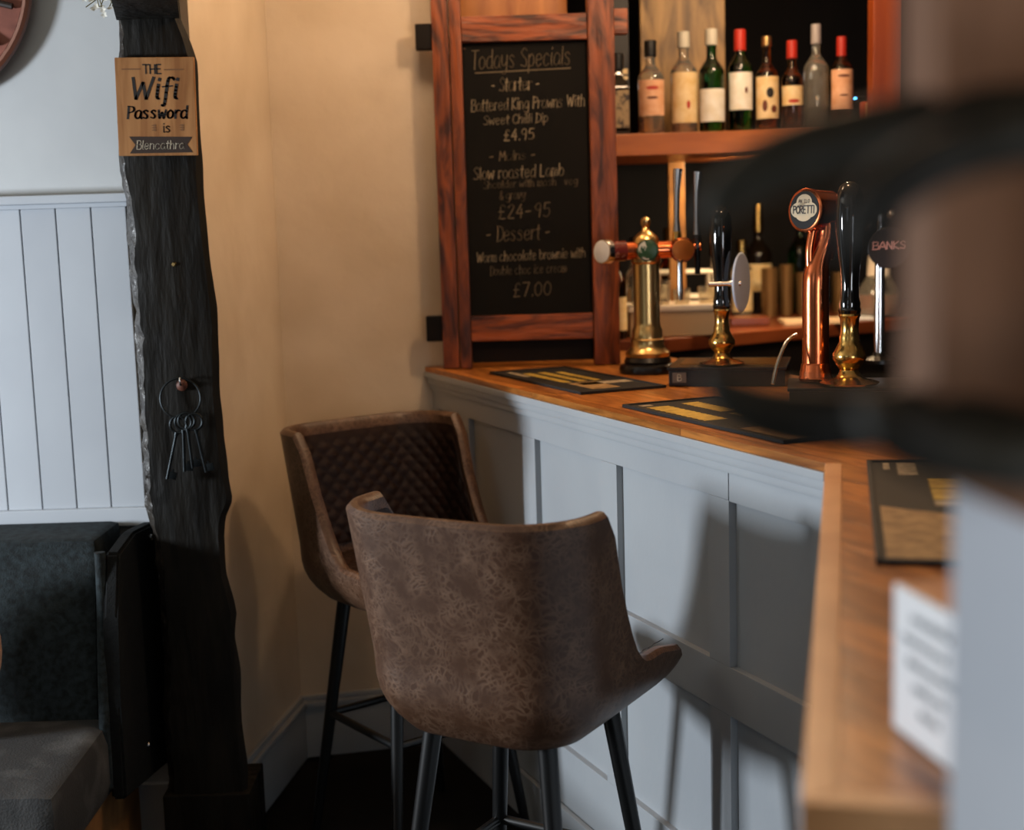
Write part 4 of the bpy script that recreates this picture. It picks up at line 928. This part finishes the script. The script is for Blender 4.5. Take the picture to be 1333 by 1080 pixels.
obj('lettering', bm, ink, cbx, recalc=False)

# ------------------------------------------------------------------ foreground pier, timber and wrought iron
bm = BM(); add_prism(bm, [(.2585, .80), (.2585 + .042, .92), (.9, .92), (.9, .80)], FZ, 2.58, .002); struct('wall_near', bm, mat('white_pier_paint', 'ccd2d8', .5, c2='c2c8cf', scale=4))
tb = thing('timber_upright', 'rough brown timber upright fixed to the white pier, very near', 'beam', (.3, .74, 1.34))
bm = BM()
def tpt(u, v):
    z = 1.335 + 1.24 * v; q = [(.188, .665), (.20, .645), (.27, .640), (.36, .645), (.45, .66)]
    k = u * 4; i = min(3, int(k)); f_ = k - i; x = q[i][0] + (q[i+1][0] - q[i][0]) * f_; y = q[i][1] + (q[i+1][1] - q[i][1]) * f_
    nn = noise.noise(Vector((x * 14, 0, z * 3))) * .004; zb_ = 1.372 - .48 * (min(x, .275) - .184); zz = zb_ + (2.575 - zb_) * v
    return (x + nn * (1 if u == 0 else 0), y + nn, zz)
add_grid(bm, tpt, 24, 40)
E1 = [bm.verts.new(p) for p in ((.188, .665, 1.372), (.227, .797, 1.372), (.45, .797, 1.328), (.45, .66, 1.328), (.188, .665, 2.575), (.227, .797, 2.575), (.45, .797, 2.575), (.45, .66, 2.575))]
for q in ((0, 1, 5, 4), (1, 2, 6, 5), (2, 3, 7, 6), (0, 1, 2, 3), (4, 5, 6, 7)): bm.faces.new([E1[i] for i in q])
obj('timber', bm, timb, tb, world=True)
ir = thing('iron_bracket', 'black wrought iron hoops curving out from the near timber upright', 'iron bracket', (.26, .62, 1.45))
def K(px, py, y):                         # measured positions scaled onto the bracket's own depth
    return None
def arm(name, pts, rads, lab=None, flat=1):
    p = smooth([tuple(q) + (r,) for q, r in zip(pts, rads)], 7); bm = BM(); add_tube(bm, [q[:3] for q in p], [max(.002, q[3]) for q in p], 16, flat=flat); return obj(name, bm, iron, ir, world=True, label=lab)
arm('upper_hoop', [(.40, .60, 1.505), (.30, .56, 1.516), (.240, .54, 1.521), (.196, .53, 1.517), (.169, .53, 1.511), (.152, .53, 1.503), (.141, .53, 1.494), (.134, .53, 1.483), (.130, .53, 1.474)], [.0115, .0115, .0115, .0115, .0115, .0115, .011, .009, .0045])
arm('rear_hoop', [(.30, .62, 1.530), (.225, .65, 1.534), (.196, .66, 1.530), (.167, .66, 1.524), (.142, .66, 1.519), (.120, .66, 1.511), (.103, .66, 1.499), (.094, .66, 1.486)], [.012, .014, .016, .017, .0165, .014, .010, .004])
arm('lower_hoop', [(.40, .60, 1.372), (.30, .56, 1.380), (.240, .54, 1.386), (.199, .53, 1.392), (.174, .53, 1.396), (.156, .53, 1.402), (.145, .53, 1.409), (.139, .54, 1.417)], [.0115, .012, .012, .012, .0125, .0125, .0115, .006])
arm('rear_lower_hoop', [(.24, .62, 1.388), (.210, .65, 1.392), (.183, .66, 1.392), (.161, .66, 1.391), (.138, .66, 1.393), (.118, .66, 1.398), (.103, .66, 1.407), (.094, .66, 1.418)], [.011, .013, .0145, .0155, .0155, .0135, .010, .004])
bm = BM(); add_box(bm, .29, .36, .575, .645, 1.36, 1.54, .006); obj('wall_plate', bm, iron, ir, world=True)
